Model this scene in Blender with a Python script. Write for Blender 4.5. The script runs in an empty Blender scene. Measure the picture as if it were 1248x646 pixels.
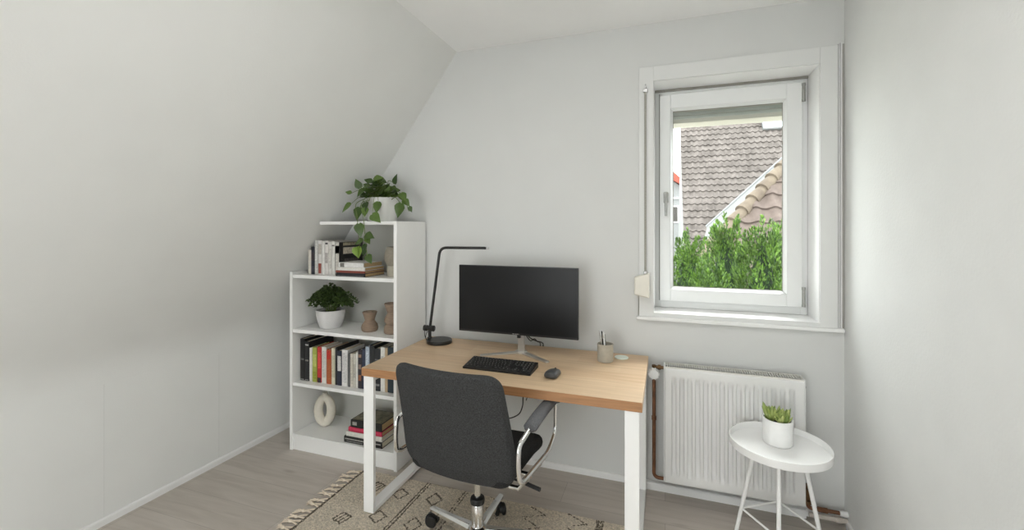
import bpy, bmesh, math, random
from mathutils import Vector, Matrix, noise
random.seed(7)
R = math.radians
S = bpy.context.scene
COL = S.collection

# ------------------------------------------------------------------ materials
def mat(name, color, rough=.5, metal=0., var=.06, scale=30., bump=0., bscale=None, spec=.5, detail=3., stretch=None):
    """procedural principled material: noise colour variation and optional noise bump"""
    m = bpy.data.materials.new(name); m.use_nodes = True
    nt = m.node_tree; b = nt.nodes['Principled BSDF']
    tc = nt.nodes.new('ShaderNodeTexCoord')
    src = tc.outputs['Object']
    if stretch:
        mp = nt.nodes.new('ShaderNodeMapping'); mp.inputs['Scale'].default_value = stretch
        nt.links.new(src, mp.inputs[0]); src = mp.outputs[0]
    n = nt.nodes.new('ShaderNodeTexNoise'); n.inputs['Scale'].default_value = scale; n.inputs['Detail'].default_value = detail
    nt.links.new(src, n.inputs['Vector'])
    cr = nt.nodes.new('ShaderNodeValToRGB')
    c = Vector(color[:3])
    cr.color_ramp.elements[0].position = .3; cr.color_ramp.elements[1].position = .7
    cr.color_ramp.elements[0].color = (*[max(0, x*(1-var)) for x in c], 1)
    cr.color_ramp.elements[1].color = (*[min(1, x*(1+var)) for x in c], 1)
    nt.links.new(n.outputs['Fac'], cr.inputs[0]); nt.links.new(cr.outputs[0], b.inputs['Base Color'])
    b.inputs['Roughness'].default_value = rough; b.inputs['Metallic'].default_value = metal
    b.inputs['Specular IOR Level'].default_value = spec
    if bump:
        n2 = nt.nodes.new('ShaderNodeTexNoise'); n2.inputs['Scale'].default_value = bscale or scale*3; n2.inputs['Detail'].default_value = 4
        nt.links.new(src, n2.inputs['Vector'])
        bp = nt.nodes.new('ShaderNodeBump'); bp.inputs['Strength'].default_value = bump; bp.inputs['Distance'].default_value = .01
        nt.links.new(n2.outputs['Fac'], bp.inputs['Height']); nt.links.new(bp.outputs[0], b.inputs['Normal'])
    return m

def srgb(r, g, b):
    f = lambda v: (v/255/12.92) if v/255 <= .04045 else ((v/255+.055)/1.055)**2.4
    return (f(r), f(g), f(b))

M = {}
M['wall'] = mat('wall_paint', (.70, .705, .69), .85, var=.012, scale=4, bump=.05, bscale=160, spec=.2)  # base tone differs per wall, standing in for uneven light on them
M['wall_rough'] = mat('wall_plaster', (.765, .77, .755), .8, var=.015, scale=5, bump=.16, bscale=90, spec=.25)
M['wall_left'] = mat('wall_paint_lit', (.815, .82, .80), .85, var=.012, scale=4, bump=.05, bscale=160, spec=.2)
M['ceiling'] = mat('ceiling_paint', (.94, .94, .93), .9, var=.01, scale=3, bump=.03, bscale=120, spec=.2)
M['trim'] = mat('trim_white', (.86, .86, .85), .45, var=.01, scale=8)
M['casing'] = mat('casing_paint', (.76, .765, .75), .55, var=.01, scale=8)
M['reveal'] = mat('reveal_gloss_white', (.94, .94, .93), .4, var=.01, scale=8)
M['groove'] = mat('groove_grey', (.40, .39, .36), .7, var=.05, scale=20)
M['upvc'] = mat('window_white', (.84, .85, .84), .3, var=.01, scale=8)
M['gasket'] = mat('gasket_grey', (.30, .29, .26), .6, var=.08, scale=20)
M['soffit'] = mat('soffit_beige', (.56, .53, .47), .8, var=.03, scale=6)
M['slats'] = mat('shutter_slat_grey', (.45, .46, .43), .6, var=.04, scale=20)
M['white'] = mat('shelf_white', (.91, .91, .89), .4, var=.01, scale=8)
M['shelf_back_shade'] = mat('shelf_back_shaded', (.52, .52, .48), .6, var=.01, scale=8)  # white panel darkened to paint in the shade inside the shelves
M['metal_white'] = mat('powder_white', (.93, .93, .92), .35, var=.01, scale=12)
M['radiator'] = mat('radiator_enamel', (.78, .78, .765), .3, var=.01, scale=10)
M['dark'] = mat('dark_gap', (.06, .055, .05), .8, var=.1, scale=30)
M['grille'] = mat('grille_white', (.74, .73, .68), .45, var=.03, scale=30)
M['copper'] = mat('copper_pipe', srgb(122, 84, 60), .5, .55, var=.25, scale=30)
M['brass'] = mat('aged_brass', srgb(120, 92, 62), .5, .6, var=.3, scale=40)
M['pipe_paint'] = mat('painted_pipe', (.62, .56, .50), .5, var=.15, scale=25)
M['ivory'] = mat('ivory_plastic', (.78, .75, .66), .4, var=.02, scale=15)
M['strap'] = mat('strap_webbing', (.36, .35, .31), .8, var=.15, scale=200)
M['steel'] = mat('satin_steel', (.62, .62, .62), .28, 1., var=.04, scale=40)
M['silver'] = mat('silver_stand', (.66, .65, .63), .35, .85, var=.04, scale=30)
M['chrome'] = mat('chrome', (.80, .80, .80), .12, 1., var=.02, scale=20)
M['hinge'] = mat('hinge_steel', (.36, .36, .34), .35, .9, var=.08, scale=60)
M['black'] = mat('black_plastic', (.012, .012, .012), .42, var=.15, scale=60)
M['lamp_black'] = mat('lamp_black', (.012, .012, .011), .38, var=.12, scale=50)
M['screen'] = mat('screen_black', (.008, .008, .0085), .32, var=.05, scale=3, spec=.22)
M['bezel'] = mat('bezel_black', (.015, .015, .015), .3, var=.08, scale=30)
M['key'] = mat('key_black', (.018, .018, .018), .5, var=.15, scale=60)
M['legend'] = mat('key_legend', (.32, .32, .31), .6, var=.1, scale=60)
M['mouse'] = mat('mouse_graphite', (.045, .047, .05), .33, var=.1, scale=60)
M['fabric'] = mat('grey_tweed', (.050, .0505, .051), .95, var=.42, scale=260, bump=.35, bscale=420, spec=.15, detail=6)
M['pad_fabric_lit'] = mat('arm_fabric_lit', (.13, .131, .137), .95, var=.32, scale=260, bump=.3, bscale=420, spec=.15, detail=6)  # chair grey lightened to paint in light on the arm tops
M['seat_fabric'] = mat('seat_charcoal', (.028, .028, .028), .95, var=.3, scale=260, bump=.3, bscale=420, spec=.15)
M['cup'] = mat('cup_stone', srgb(176, 170, 156), .75, var=.06, scale=60, bump=.08, bscale=200)
M['cup_in'] = mat('cup_inside', srgb(120, 115, 108), .8, var=.06, scale=60)
M['mint'] = mat('pale_mint', srgb(226, 235, 226), .4, var=.02, scale=30)
M['pot_white'] = mat('pot_white', (.86, .86, .85), .55, var=.015, scale=40, bump=.04, bscale=200)
M['pot_silver'] = mat('pot_glazed', (.70, .70, .67), .22, .25, var=.03, scale=8, stretch=(6, 6, 1))
M['pot_grey'] = mat('pot_pale_grey', (.66, .65, .645), .6, var=.03, scale=40, bump=.05, bscale=160)
M['soil'] = mat('potting_soil', (.03, .022, .015), .95, var=.4, scale=120, bump=.6, bscale=150)
M['taupe'] = mat('vase_taupe', srgb(150, 142, 128), .85, var=.08, scale=70, bump=.12, bscale=260)
M['taupe_light'] = mat('vase_sand', srgb(176, 170, 154), .85, var=.06, scale=70, bump=.12, bscale=260)
M['wood_brown'] = mat('turned_wood', srgb(142, 122, 104), .75, var=.16, scale=28, bump=.08, bscale=120, stretch=(1, 1, 7))
M['cream_clay'] = mat('cream_clay', srgb(222, 216, 202), .85, var=.04, scale=60, bump=.12, bscale=180)
M['page'] = mat('paper_pages', srgb(222, 212, 190), .9, var=.10, scale=90, bump=.1, bscale=300, stretch=(6, 1, 1))
M['page_tan'] = mat('old_pages', srgb(196, 168, 124), .9, var=.12, scale=90, stretch=(1, 1, 8))
M['stem'] = mat('vine_stem', srgb(92, 110, 52), .7, var=.2, scale=40)
M['tassel'] = mat('tassel_cotton', srgb(236, 222, 202), .95, var=.10, scale=160, bump=.4, bscale=300)
M['rug_dark'] = mat('rug_dark_yarn', srgb(112, 104, 92), 1., var=.35, scale=220, bump=.5, bscale=320, spec=.1)
M['rug'] = mat('rug_wool', srgb(217, 206, 188), 1., var=.30, scale=130, bump=.8, bscale=260, spec=.1, detail=5)
M['render'] = mat('house_render', (.22, .225, .225), .9, var=.02, scale=4)
M['terracotta'] = mat('red_roof', srgb(140, 72, 58), .85, var=.15, scale=14)
M['zinc'] = mat('zinc_flashing', srgb(120, 122, 123), .6, .0, var=.06, scale=20)
M['zinc_dark'] = mat('lead_sheet', srgb(92, 92, 91), .7, .0, var=.10, scale=8)
M['roof_window'] = mat('roof_window_glass', srgb(232, 240, 248), .15, var=.02, scale=3)
M['bark'] = mat('bark', srgb(110, 78, 52), .9, var=.3, scale=30)
M['ground'] = mat('garden_ground', srgb(150, 150, 138), .95, var=.3, scale=6)

def leaf_mat(name, c1, c2, rough=.45, nscale=45, lo=.55, hi=1.):
    m = bpy.data.materials.new(name); m.use_nodes = True
    nt = m.node_tree; b = nt.nodes['Principled BSDF']
    g = nt.nodes.new('ShaderNodeNewGeometry'); cr = nt.nodes.new('ShaderNodeValToRGB')
    cr.color_ramp.elements[0].color = (*c1, 1); cr.color_ramp.elements[1].color = (*c2, 1)
    nt.links.new(g.outputs['Random Per Island'], cr.inputs[0])
    tc = nt.nodes.new('ShaderNodeTexCoord'); n = nt.nodes.new('ShaderNodeTexNoise'); n.inputs['Scale'].default_value = nscale
    nt.links.new(tc.outputs['Object'], n.inputs['Vector'])
    mx = nt.nodes.new('ShaderNodeMix'); mx.data_type = 'RGBA'; mx.blend_type = 'MULTIPLY'; mx.inputs[0].default_value = .5
    nt.links.new(cr.outputs[0], mx.inputs[6])
    c2r = nt.nodes.new('ShaderNodeValToRGB'); c2r.color_ramp.elements[0].position = .3; c2r.color_ramp.elements[1].position = .7; c2r.color_ramp.elements[0].color = (lo, lo, lo, 1); c2r.color_ramp.elements[1].color = (hi, hi, hi, 1)
    nt.links.new(n.outputs['Fac'], c2r.inputs[0]); nt.links.new(c2r.outputs[0], mx.inputs[7])
    nt.links.new(mx.outputs[2], b.inputs['Base Color'])
    b.inputs['Roughness'].default_value = rough
    b.inputs['Transmission Weight'].default_value = 0
    b.inputs['Subsurface Weight'].default_value = 0
    return m
M['pothos'] = leaf_mat('pothos_leaf', srgb(48, 72, 30), srgb(98, 126, 54), .35)
M['lime'] = leaf_mat('young_leaf', srgb(128, 160, 62), srgb(158, 186, 92), .4)
M['smallleaf'] = leaf_mat('small_leaf', srgb(40, 58, 28), srgb(92, 116, 58), .5)
M['succulent'] = leaf_mat('succulent_leaf', srgb(120, 146, 70), srgb(196, 206, 128), .4)
M['thuja'] = leaf_mat('thuja_spray', srgb(30, 66, 16), srgb(104, 138, 42), .6, 7., .05, 1.25)

def wood_mat():
    m = bpy.data.materials.new('oak_top'); m.use_nodes = True
    nt = m.node_tree; b = nt.nodes['Principled BSDF']; N = nt.nodes.new; L = nt.links.new
    tc = N('ShaderNodeTexCoord')
    br = N('ShaderNodeTexBrick'); br.offset = .37; br.inputs['Scale'].default_value = 1
    br.inputs['Brick Width'].default_value = .62; br.inputs['Row Height'].default_value = .115; br.inputs['Mortar Size'].default_value = 0
    br.inputs['Color1'].default_value = (*srgb(216, 190, 158), 1); br.inputs['Color2'].default_value = (*srgb(208, 178, 144), 1)
    L(tc.outputs['Object'], br.inputs['Vector'])
    mp = N('ShaderNodeMapping'); mp.inputs['Scale'].default_value = (2.2, 34, 34); L(tc.outputs['Object'], mp.inputs[0])
    n = N('ShaderNodeTexNoise'); n.inputs['Scale'].default_value = 1.6; n.inputs['Detail'].default_value = 6; n.inputs['Distortion'].default_value = .6
    L(mp.outputs[0], n.inputs['Vector'])
    cr = N('ShaderNodeValToRGB'); cr.color_ramp.elements[0].position = .3; cr.color_ramp.elements[1].position = .72
    cr.color_ramp.elements[0].color = (.80, .76, .70, 1); cr.color_ramp.elements[1].color = (1.04, 1.03, 1.02, 1)
    L(n.outputs['Fac'], cr.inputs[0])
    mx = N('ShaderNodeMix'); mx.data_type = 'RGBA'; mx.blend_type = 'MULTIPLY'; mx.inputs[0].default_value = .8
    L(br.outputs['Color'], mx.inputs[6]); L(cr.outputs[0], mx.inputs[7]); L(mx.outputs[2], b.inputs['Base Color'])
    b.inputs['Roughness'].default_value = .42
    return m
M['oak'] = wood_mat()
M['oak_edge_shade'] = mat('oak_edge_shaded', srgb(170, 124, 84), .5, var=.16, scale=3, stretch=(2, 40, 40))  # oak darkened to paint in shade on the desk's front edge

def floor_mat():
    m = bpy.data.materials.new('laminate_planks'); m.use_nodes = True
    nt = m.node_tree; b = nt.nodes['Principled BSDF']; N = nt.nodes.new; L = nt.links.new
    tc = N('ShaderNodeTexCoord')
    br = N('ShaderNodeTexBrick'); br.offset = .41; br.inputs['Scale'].default_value = 1
    br.inputs['Brick Width'].default_value = 1.28; br.inputs['Row Height'].default_value = .19; br.inputs['Mortar Size'].default_value = .0012
    br.inputs['Color1'].default_value = (*srgb(202, 194, 186), 1); br.inputs['Color2'].default_value = (*srgb(192, 184, 175), 1)
    br.inputs['Mortar'].default_value = (*srgb(168, 160, 152), 1)
    L(tc.outputs['Object'], br.inputs['Vector'])
    mp = N('ShaderNodeMapping'); mp.inputs['Scale'].default_value = (1.5, 16, 1); L(tc.outputs['Object'], mp.inputs[0])
    n = N('ShaderNodeTexNoise'); n.inputs['Scale'].default_value = 1.5; n.inputs['Detail'].default_value = 7; n.inputs['Distortion'].default_value = .9
    L(mp.outputs[0], n.inputs['Vector'])
    cr = N('ShaderNodeValToRGB'); cr.color_ramp.elements[0].position = .28; cr.color_ramp.elements[1].position = .66
    cr.color_ramp.elements[0].color = (.80, .78, .76, 1); cr.color_ramp.elements[1].color = (1.03, 1.03, 1.03, 1)
    L(n.outputs['Fac'], cr.inputs[0])
    mx = N('ShaderNodeMix'); mx.data_type = 'RGBA'; mx.blend_type = 'MULTIPLY'; mx.inputs[0].default_value = .75
    L(br.outputs['Color'], mx.inputs[6]); L(cr.outputs[0], mx.inputs[7])
    # scattered knots
    mp2 = N('ShaderNodeMapping'); mp2.inputs['Scale'].default_value = (2.6, 9, 1); L(tc.outputs['Object'], mp2.inputs[0])
    v = N('ShaderNodeTexVoronoi'); v.inputs['Scale'].default_value = 1.0; L(mp2.outputs[0], v.inputs['Vector'])
    cr2 = N('ShaderNodeValToRGB'); cr2.color_ramp.elements[0].position = .03; cr2.color_ramp.elements[1].position = .17
    cr2.color_ramp.elements[0].color = (.62, .58, .55, 1); cr2.color_ramp.elements[1].color = (1, 1, 1, 1)
    L(v.outputs['Distance'], cr2.inputs[0])
    mx2 = N('ShaderNodeMix'); mx2.data_type = 'RGBA'; mx2.blend_type = 'MULTIPLY'; mx2.inputs[0].default_value = .8
    L(mx.outputs[2], mx2.inputs[6]); L(cr2.outputs[0], mx2.inputs[7])
    L(mx2.outputs[2], b.inputs['Base Color']); b.inputs['Roughness'].default_value = .5; b.inputs['Specular IOR Level'].default_value = .35
    return m
M['floor'] = floor_mat()

def tile_mat(name, c1, c2):
    m = bpy.data.materials.new(name); m.use_nodes = True
    nt = m.node_tree; b = nt.nodes['Principled BSDF']; N = nt.nodes.new; L = nt.links.new
    tc = N('ShaderNodeTexCoord')
    n = N('ShaderNodeTexNoise'); n.inputs['Scale'].default_value = 2.4; n.inputs['Detail'].default_value = 8; n.inputs['Roughness'].default_value = .75
    L(tc.outputs['Object'], n.inputs['Vector'])
    cr = N('ShaderNodeValToRGB'); cr.color_ramp.elements[0].position = .35; cr.color_ramp.elements[1].position = .65
    cr.color_ramp.elements[0].color = (*c1, 1); cr.color_ramp.elements[1].color = (*c2, 1)
    L(n.outputs['Fac'], cr.inputs[0]); L(cr.outputs[0], b.inputs['Base Color']); b.inputs['Roughness'].default_value = .9
    return m
M['tile_far'] = tile_mat('weathered_tiles', srgb(70, 64, 60), srgb(109, 102, 98))
M['tile_near'] = tile_mat('brown_tiles', srgb(68, 57, 52), srgb(102, 90, 83))
M['tile_ridge'] = tile_mat('ridge_tiles', srgb(80, 69, 59), srgb(108, 97, 82))

def glass_mat():
    m = bpy.data.materials.new('window_glass'); m.use_nodes = True
    nt = m.node_tree; nt.nodes.remove(nt.nodes['Principled BSDF'])
    o = nt.nodes['Material Output']
    t = nt.nodes.new('ShaderNodeBsdfTransparent'); g = nt.nodes.new('ShaderNodeBsdfGlossy'); g.inputs['Roughness'].default_value = .01
    n = nt.nodes.new('ShaderNodeTexNoise'); n.inputs['Scale'].default_value = 2
    cr = nt.nodes.new('ShaderNodeValToRGB'); cr.color_ramp.elements[0].color = (.95, .97, .96, 1); cr.color_ramp.elements[1].color = (.98, .99, .985, 1)
    nt.links.new(n.outputs['Fac'], cr.inputs[0]); nt.links.new(cr.outputs[0], t.inputs[0])
    f = nt.nodes.new('ShaderNodeFresnel'); f.inputs[0].default_value = 1.12
    mx = nt.nodes.new('ShaderNodeMixShader')
    nt.links.new(f.outputs[0], mx.inputs[0]); nt.links.new(t.outputs[0], mx.inputs[1]); nt.links.new(g.outputs[0], mx.inputs[2])
    nt.links.new(mx.outputs[0], o.inputs[0])
    return m
M['glass'] = glass_mat()

_bm = {}
def book_mat(rgb, rough=.5, var=.08, scale=70):
    k = (tuple(rgb), rough, var)
    if k not in _bm:
        _bm[k] = mat('book_cover_%d_%d_%d' % tuple(rgb), srgb(*rgb), rough, var=var, scale=scale)
    return _bm[k]

# ------------------------------------------------------------------ mesh builder
class MB:
    def __init__(s): s.v = []; s.f = []; s.m = []; s.sl = []
    def slot(s, m):
        if m not in s.sl: s.sl.append(m)
        return s.sl.index(m)
    def add(s, vs, fs, m=None):
        o = len(s.v); s.v += [tuple(v) for v in vs]; s.f += [tuple(i+o for i in f) for f in fs]
        s.m += [s.slot(m) if m else 0]*len(fs); return s
    def box(s, x0, x1, y0, y1, z0, z1, m=None):
        if x0 > x1: x0, x1 = x1, x0
        if y0 > y1: y0, y1 = y1, y0
        if z0 > z1: z0, z1 = z1, z0
        return s.add([(x0,y0,z0),(x1,y0,z0),(x1,y1,z0),(x0,y1,z0),(x0,y0,z1),(x1,y0,z1),(x1,y1,z1),(x0,y1,z1)],
                     [(0,3,2,1),(4,5,6,7),(0,1,5,4),(1,2,6,5),(2,3,7,6),(3,0,4,7)], m)
    def quad(s, a, b, c, d, m=None): return s.add([a,b,c,d], [(0,1,2,3)], m)
    def prism(s, poly, axis, a, b, m=None):
        """extrude a 2-D polygon along axis 'x','y' or 'z' from a to b"""
        n = len(poly)
        def P(p, t): return {'x': (t,p[0],p[1]), 'y': (p[0],t,p[1]), 'z': (p[0],p[1],t)}[axis]
        vs = [P(p,a) for p in poly]+[P(p,b) for p in poly]
        fs = [tuple(range(n))[::-1], tuple(range(n,2*n))]+[(i,(i+1)%n,(i+1)%n+n,i+n) for i in range(n)]
        return s.add(vs, fs, m)
    def lathe(s, prof, c=(0,0,0), n=40, m=None, axis='z', sx=1, sy=1, caps=True):
        vs = []
        for r, z in prof:
            for k in range(n):
                a = 2*math.pi*k/n; p = (r*math.cos(a)*sx, r*math.sin(a)*sy, z)
                if axis == 'x': p = (p[2], p[0], p[1])
                if axis == 'y': p = (p[0], p[2], p[1])
                vs.append((p[0]+c[0], p[1]+c[1], p[2]+c[2]))
        fs = []
        for i in range(len(prof)-1):
            for k in range(n):
                fs.append((i*n+k, i*n+(k+1)%n, (i+1)*n+(k+1)%n, (i+1)*n+k))
        if caps:
            fs.append(tuple(range(n))[::-1]); fs.append(tuple(range((len(prof)-1)*n, len(prof)*n)))
        return s.add(vs, fs, m)
    def tube(s, pts, r, n=12, m=None, closed=False, flat=1., up=None):
        """swept tube along pts; r number or list; flat<1 squashes along the up direction"""
        pts = [Vector(p) for p in pts]; N = len(pts)
        rr = r if isinstance(r, (list, tuple)) else [r]*N
        vs = []; ref = None
        for i, p in enumerate(pts):
            if closed: t = (pts[(i+1)%N]-pts[i-1])
            else: t = pts[min(i+1,N-1)]-pts[max(i-1,0)]
            t.normalize()
            if up is not None: u = Vector(up)-t*t.dot(Vector(up))
            elif ref is None:
                u = Vector((0,0,1)) if abs(t.z) < .9 else Vector((1,0,0)); u = u-t*t.dot(u)
            else: u = ref-t*t.dot(ref)
            u.normalize(); ref = u; w = t.cross(u)
            for k in range(n):
                a = 2*math.pi*k/n
                vs.append(p+w*(rr[i]*math.cos(a))+u*(rr[i]*flat*math.sin(a)))
        fs = []
        for i in range(N if closed else N-1):
            j = (i+1)%N
            for k in range(n): fs.append((i*n+k, i*n+(k+1)%n, j*n+(k+1)%n, j*n+k))
        if not closed:
            fs.append(tuple(range(n))[::-1]); fs.append(tuple(range((N-1)*n, N*n)))
        return s.add(vs, fs, m)
    def ball(s, c, rx, ry=None, rz=None, n=16, k=10, m=None):
        ry = ry or rx; rz = rz or rx
        vs = [(c[0],c[1],c[2]-rz)]
        for i in range(1,k):
            a = -math.pi/2+math.pi*i/k
            for j in range(n):
                b = 2*math.pi*j/n
                vs.append((c[0]+rx*math.cos(a)*math.cos(b), c[1]+ry*math.cos(a)*math.sin(b), c[2]+rz*math.sin(a)))
        vs.append((c[0],c[1],c[2]+rz)); fs = []
        for j in range(n):
            fs.append((0, 1+(j+1)%n, 1+j)); fs.append((len(vs)-1, len(vs)-1-n+j, len(vs)-1-n+(j+1)%n))
        for i in range(k-2):
            for j in range(n):
                a = 1+i*n+j; b = 1+i*n+(j+1)%n
                fs.append((a, b, b+n, a+n))
        return s.add(vs, fs, m)
    def pillow(s, outline, th, fn, er, m=None, domeA=0., domeB=0.):
        """padded panel: outline polygon (a,b); fn(a,b,t) -> xyz with t through the thickness; er rim radius"""
        n = len(outline); ca = sum(p[0] for p in outline)/n; cb = sum(p[1] for p in outline)/n
        half = th/2
        rings = []
        def ring(inset, t):
            out = []
            for a, b in outline:
                d = math.hypot(a-ca, b-cb); k = max(0., (d-inset)/d)
                out.append((ca+(a-ca)*k, cb+(b-cb)*k, t))
            return out
        def scale(kk, t): return [(ca+(a-ca)*kk, cb+(b-cb)*kk, t) for a, b in outline]
        mind = min(math.hypot(a-ca, b-cb) for a, b in outline); k0 = (mind-er)/mind
        for kk in (.25, .5, .75): rings.append(scale(kk*k0, -half-domeA*(1-kk*kk)))
        for q in range(7):
            a = -math.pi/2+math.pi*q/6
            rings.append(ring(er*(1-math.cos(a)), half*math.sin(a)))
        for kk in (.75, .5, .25): rings.append(scale(kk*k0, half+domeB*(1-kk*kk)))
        vs = [fn(*p) for rg in rings for p in rg]
        c0 = len(vs); vs.append(fn(ca, cb, -half-domeA)); vs.append(fn(ca, cb, half+domeB))
        fs = []
        for i in range(len(rings)-1):
            for k in range(n): fs.append((i*n+k, i*n+(k+1)%n, (i+1)*n+(k+1)%n, (i+1)*n+k))
        for k in range(n):
            fs.append((c0, (k+1)%n, k)); o = (len(rings)-1)*n; fs.append((c0+1, o+k, o+(k+1)%n))
        return s.add(vs, fs, m)

def rrect(w0, w1, b0, b1, r, seg=8, sub=6):
    """rounded quad outline: half width w0 at b0, w1 at b1; r = radii (bl,br,tr,tl)"""
    if not isinstance(r, tuple): r = (r,)*4
    cs = [(-w0,b0), (w0,b0), (w1,b1), (-w1,b1)]
    out = []
    for i in range(4):
        p = Vector(cs[i]); a = Vector(cs[i-1])-p; b = Vector(cs[(i+1)%4])-p; a.normalize(); b.normalize()
        pa = p+a*r[i]; pb = p+b*r[i]
        for k in range(seg+1):
            t = k/seg; q = pa*(1-t)**2+p*2*t*(1-t)+pb*t*t; out.append((q.x, q.y))
        nx = Vector(cs[(i+1)%4])-b*r[(i+1)%4]
        for k in range(1, sub):
            q = pb.lerp(nx, k/sub); out.append((q.x, q.y))
    return out

def smooth_path(pts, n=8):
    """Catmull-Rom through pts"""
    P = [Vector(p) for p in pts]; out = []
    for i in range(len(P)-1):
        p0 = P[max(i-1,0)]; p1 = P[i]; p2 = P[i+1]; p3 = P[min(i+2,len(P)-1)]
        for k in range(n):
            t = k/n
            out.append(.5*((2*p1)+(p2-p0)*t+(2*p0-5*p1+4*p2-p3)*t*t+(3*p1-p0-3*p2+p3)*t**3))
    out.append(P[-1]); return out

def fillet(pts, r, n=6):
    """polyline with rounded corners"""
    P = [Vector(p) for p in pts]; out = [P[0]]
    for i in range(1, len(P)-1):
        a = P[i-1]-P[i]; b = P[i+1]-P[i]; d = min(r, a.length*.48, b.length*.48); a.normalize(); b.normalize()
        pa = P[i]+a*d; pb = P[i]+b*d
        for k in range(n+1):
            t = k/n; out.append(pa*(1-t)**2+P[i]*2*t*(1-t)+pb*t*t)
    out.append(P[-1]); return out

def obj(name, mb, m=None, parent=None, loc=(0,0,0), rot=(0,0,0), smooth=35, bevel=0., seg=2):
    me = bpy.data.meshes.new(name); me.from_pydata(mb.v, [], mb.f)
    if mb.sl:
        for x in mb.sl: me.materials.append(x)
        me.polygons.foreach_set('material_index', mb.m)
    elif m: me.materials.append(m)
    bm = bmesh.new(); bm.from_mesh(me); bmesh.ops.recalc_face_normals(bm, faces=bm.faces); bm.to_mesh(me); bm.free()
    if smooth:
        me.polygons.foreach_set('use_smooth', [True]*len(me.polygons)); me.set_sharp_from_angle(angle=R(smooth))
    o = bpy.data.objects.new(name, me); COL.objects.link(o)
    o.location = loc; o.rotation_euler = rot
    if parent: o.parent = parent
    if bevel:
        b = o.modifiers.new('bevel', 'BEVEL'); b.width = bevel; b.segments = seg; b.limit_method = 'ANGLE'; b.angle_limit = R(50)
    return o
def tag(o, label, cat, group=None, kind=None):
    o['label'] = label; o['category'] = cat
    if group: o['group'] = group
    if kind: o['kind'] = kind
    return o
def thing(name, label, cat, loc=(0,0,0), rz=0., group=None, kind=None):
    o = bpy.data.objects.new(name, None); o.empty_display_size = .05; COL.objects.link(o); o.location = loc; o.rotation_euler = (0,0,rz)
    return tag(o, label, cat, group, kind)
def struct(name, mb, m=None, parent=None, **k):
    o = obj(name, mb, m, parent, **k)
    if not parent: o['kind'] = 'structure'
    return o
def dup(o, parent=None):
    c = o.copy(); COL.objects.link(c)
    if parent: c.parent = parent
    for ch in [x for x in bpy.data.objects if x.parent == o]: dup(ch, c)
    return c

# ------------------------------------------------------------------ room shell
BW, LW, RW, CZ, RY = 2.585, -2.593, .835, 2.60, -1.7      # back wall, left, right, ceiling, rear wall
KZ = .795; SX = -1.284                                     # knee wall top, slope meets ceiling
struct('floor', MB().box(LW-.15, RW+.15, RY-.15, BW+.02, -.12, 0), M['floor'], smooth=0)
struct('ceiling', MB().box(SX-.02, RW+.15, RY-.15, BW+.02, CZ, CZ+.12), M['ceiling'], smooth=0)
WO = BW+.36                                                # outer face of the window wall
ox0, ox1, oz0, oz1 = -.061, .730, .977, 2.273              # window opening
mb = MB()
mb.box(LW-.4, ox0, BW, WO, -.12, CZ+.12); mb.box(ox1, RW+.4, BW, WO, -.12, CZ+.12)
mb.box(ox0, ox1, BW, WO, -.12, oz0); mb.box(ox0, ox1, BW, WO, oz1, CZ+.12)
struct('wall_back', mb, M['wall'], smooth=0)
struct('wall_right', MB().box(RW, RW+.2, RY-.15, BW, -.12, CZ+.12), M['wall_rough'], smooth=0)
# knee wall: three panels with hairline seams
mb = MB(); KA = KZ-.11
for a, b in ((RY-.15, 1.3706), (1.3714, 1.9566), (1.9574, BW)): mb.box(LW-.12, LW, a, b, -.12, KA)
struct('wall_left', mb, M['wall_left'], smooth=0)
mb = MB(); sl = Vector((SX-LW, CZ-KZ)).normalized(); nrm = Vector((-sl.y, sl.x))
p0 = Vector((LW, KZ)); p1 = Vector((SX, CZ)); pa = Vector((LW, KA)); pb = p0+sl*.13
curve = [pa*(1-t)**2+p0*2*t*(1-t)+pb*t*t for t in [k/10 for k in range(11)]]      # plaster rounded where the slope starts
q1 = p1+nrm*.12+sl*.05
poly = [tuple(p) for p in curve]+[tuple(p1), tuple(q1), (LW-.12, KZ+.10), (LW-.12, KA)]
mb.prism(poly, 'y', RY-.15, BW)
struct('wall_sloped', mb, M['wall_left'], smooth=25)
mb = MB(); wx0, wx1, wz0, wz1 = -1.62, -.12, .22, 1.72      # rear wall with an added opening, out of view, that lets sky light in
mb.box(LW-.12, wx0, RY-.15, RY, -.12, CZ+.1); mb.box(wx1, RW+.2, RY-.15, RY, -.12, CZ+.1)
mb.box(wx0, wx1, RY-.15, RY, -.12, wz0); mb.box(wx0, wx1, RY-.15, RY, wz1, CZ+.1)
struct('wall_rear', mb, M['wall'], smooth=0)
def skirting(name, a, b, axis, face, sgn):
    h, d = .036, .011
    prof = [(0,0), (d,0), (d,h-.008), (d-.004,h-.001), (0,h)]
    if axis == 'x': poly = [(face+sgn*p, q) for p, q in prof]; mbx = MB().prism(poly, 'x', a, b)
    else: poly = [(face+sgn*p, q) for p, q in prof]; mbx = MB().prism(poly, 'y', a, b)
    return struct(name, mbx, M['trim'], smooth=0)
skirting('baseboard_back', LW+.011, RW-.011, 'x', BW, -1)
skirting('baseboard_left', RY+.011, BW, 'y', LW, 1)
skirting('baseboard_right', RY+.011, BW-.05, 'y', RW, -1)
# moulded pipe duct running under the radiator
mb = MB().prism([(BW-.034,0), (BW-.012,0), (BW-.012,.040), (BW-.030,.040), (BW-.034,.034)], 'x', -.10, .665)
struct('trim_1', mb, M['trim'], smooth=0)

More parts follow.
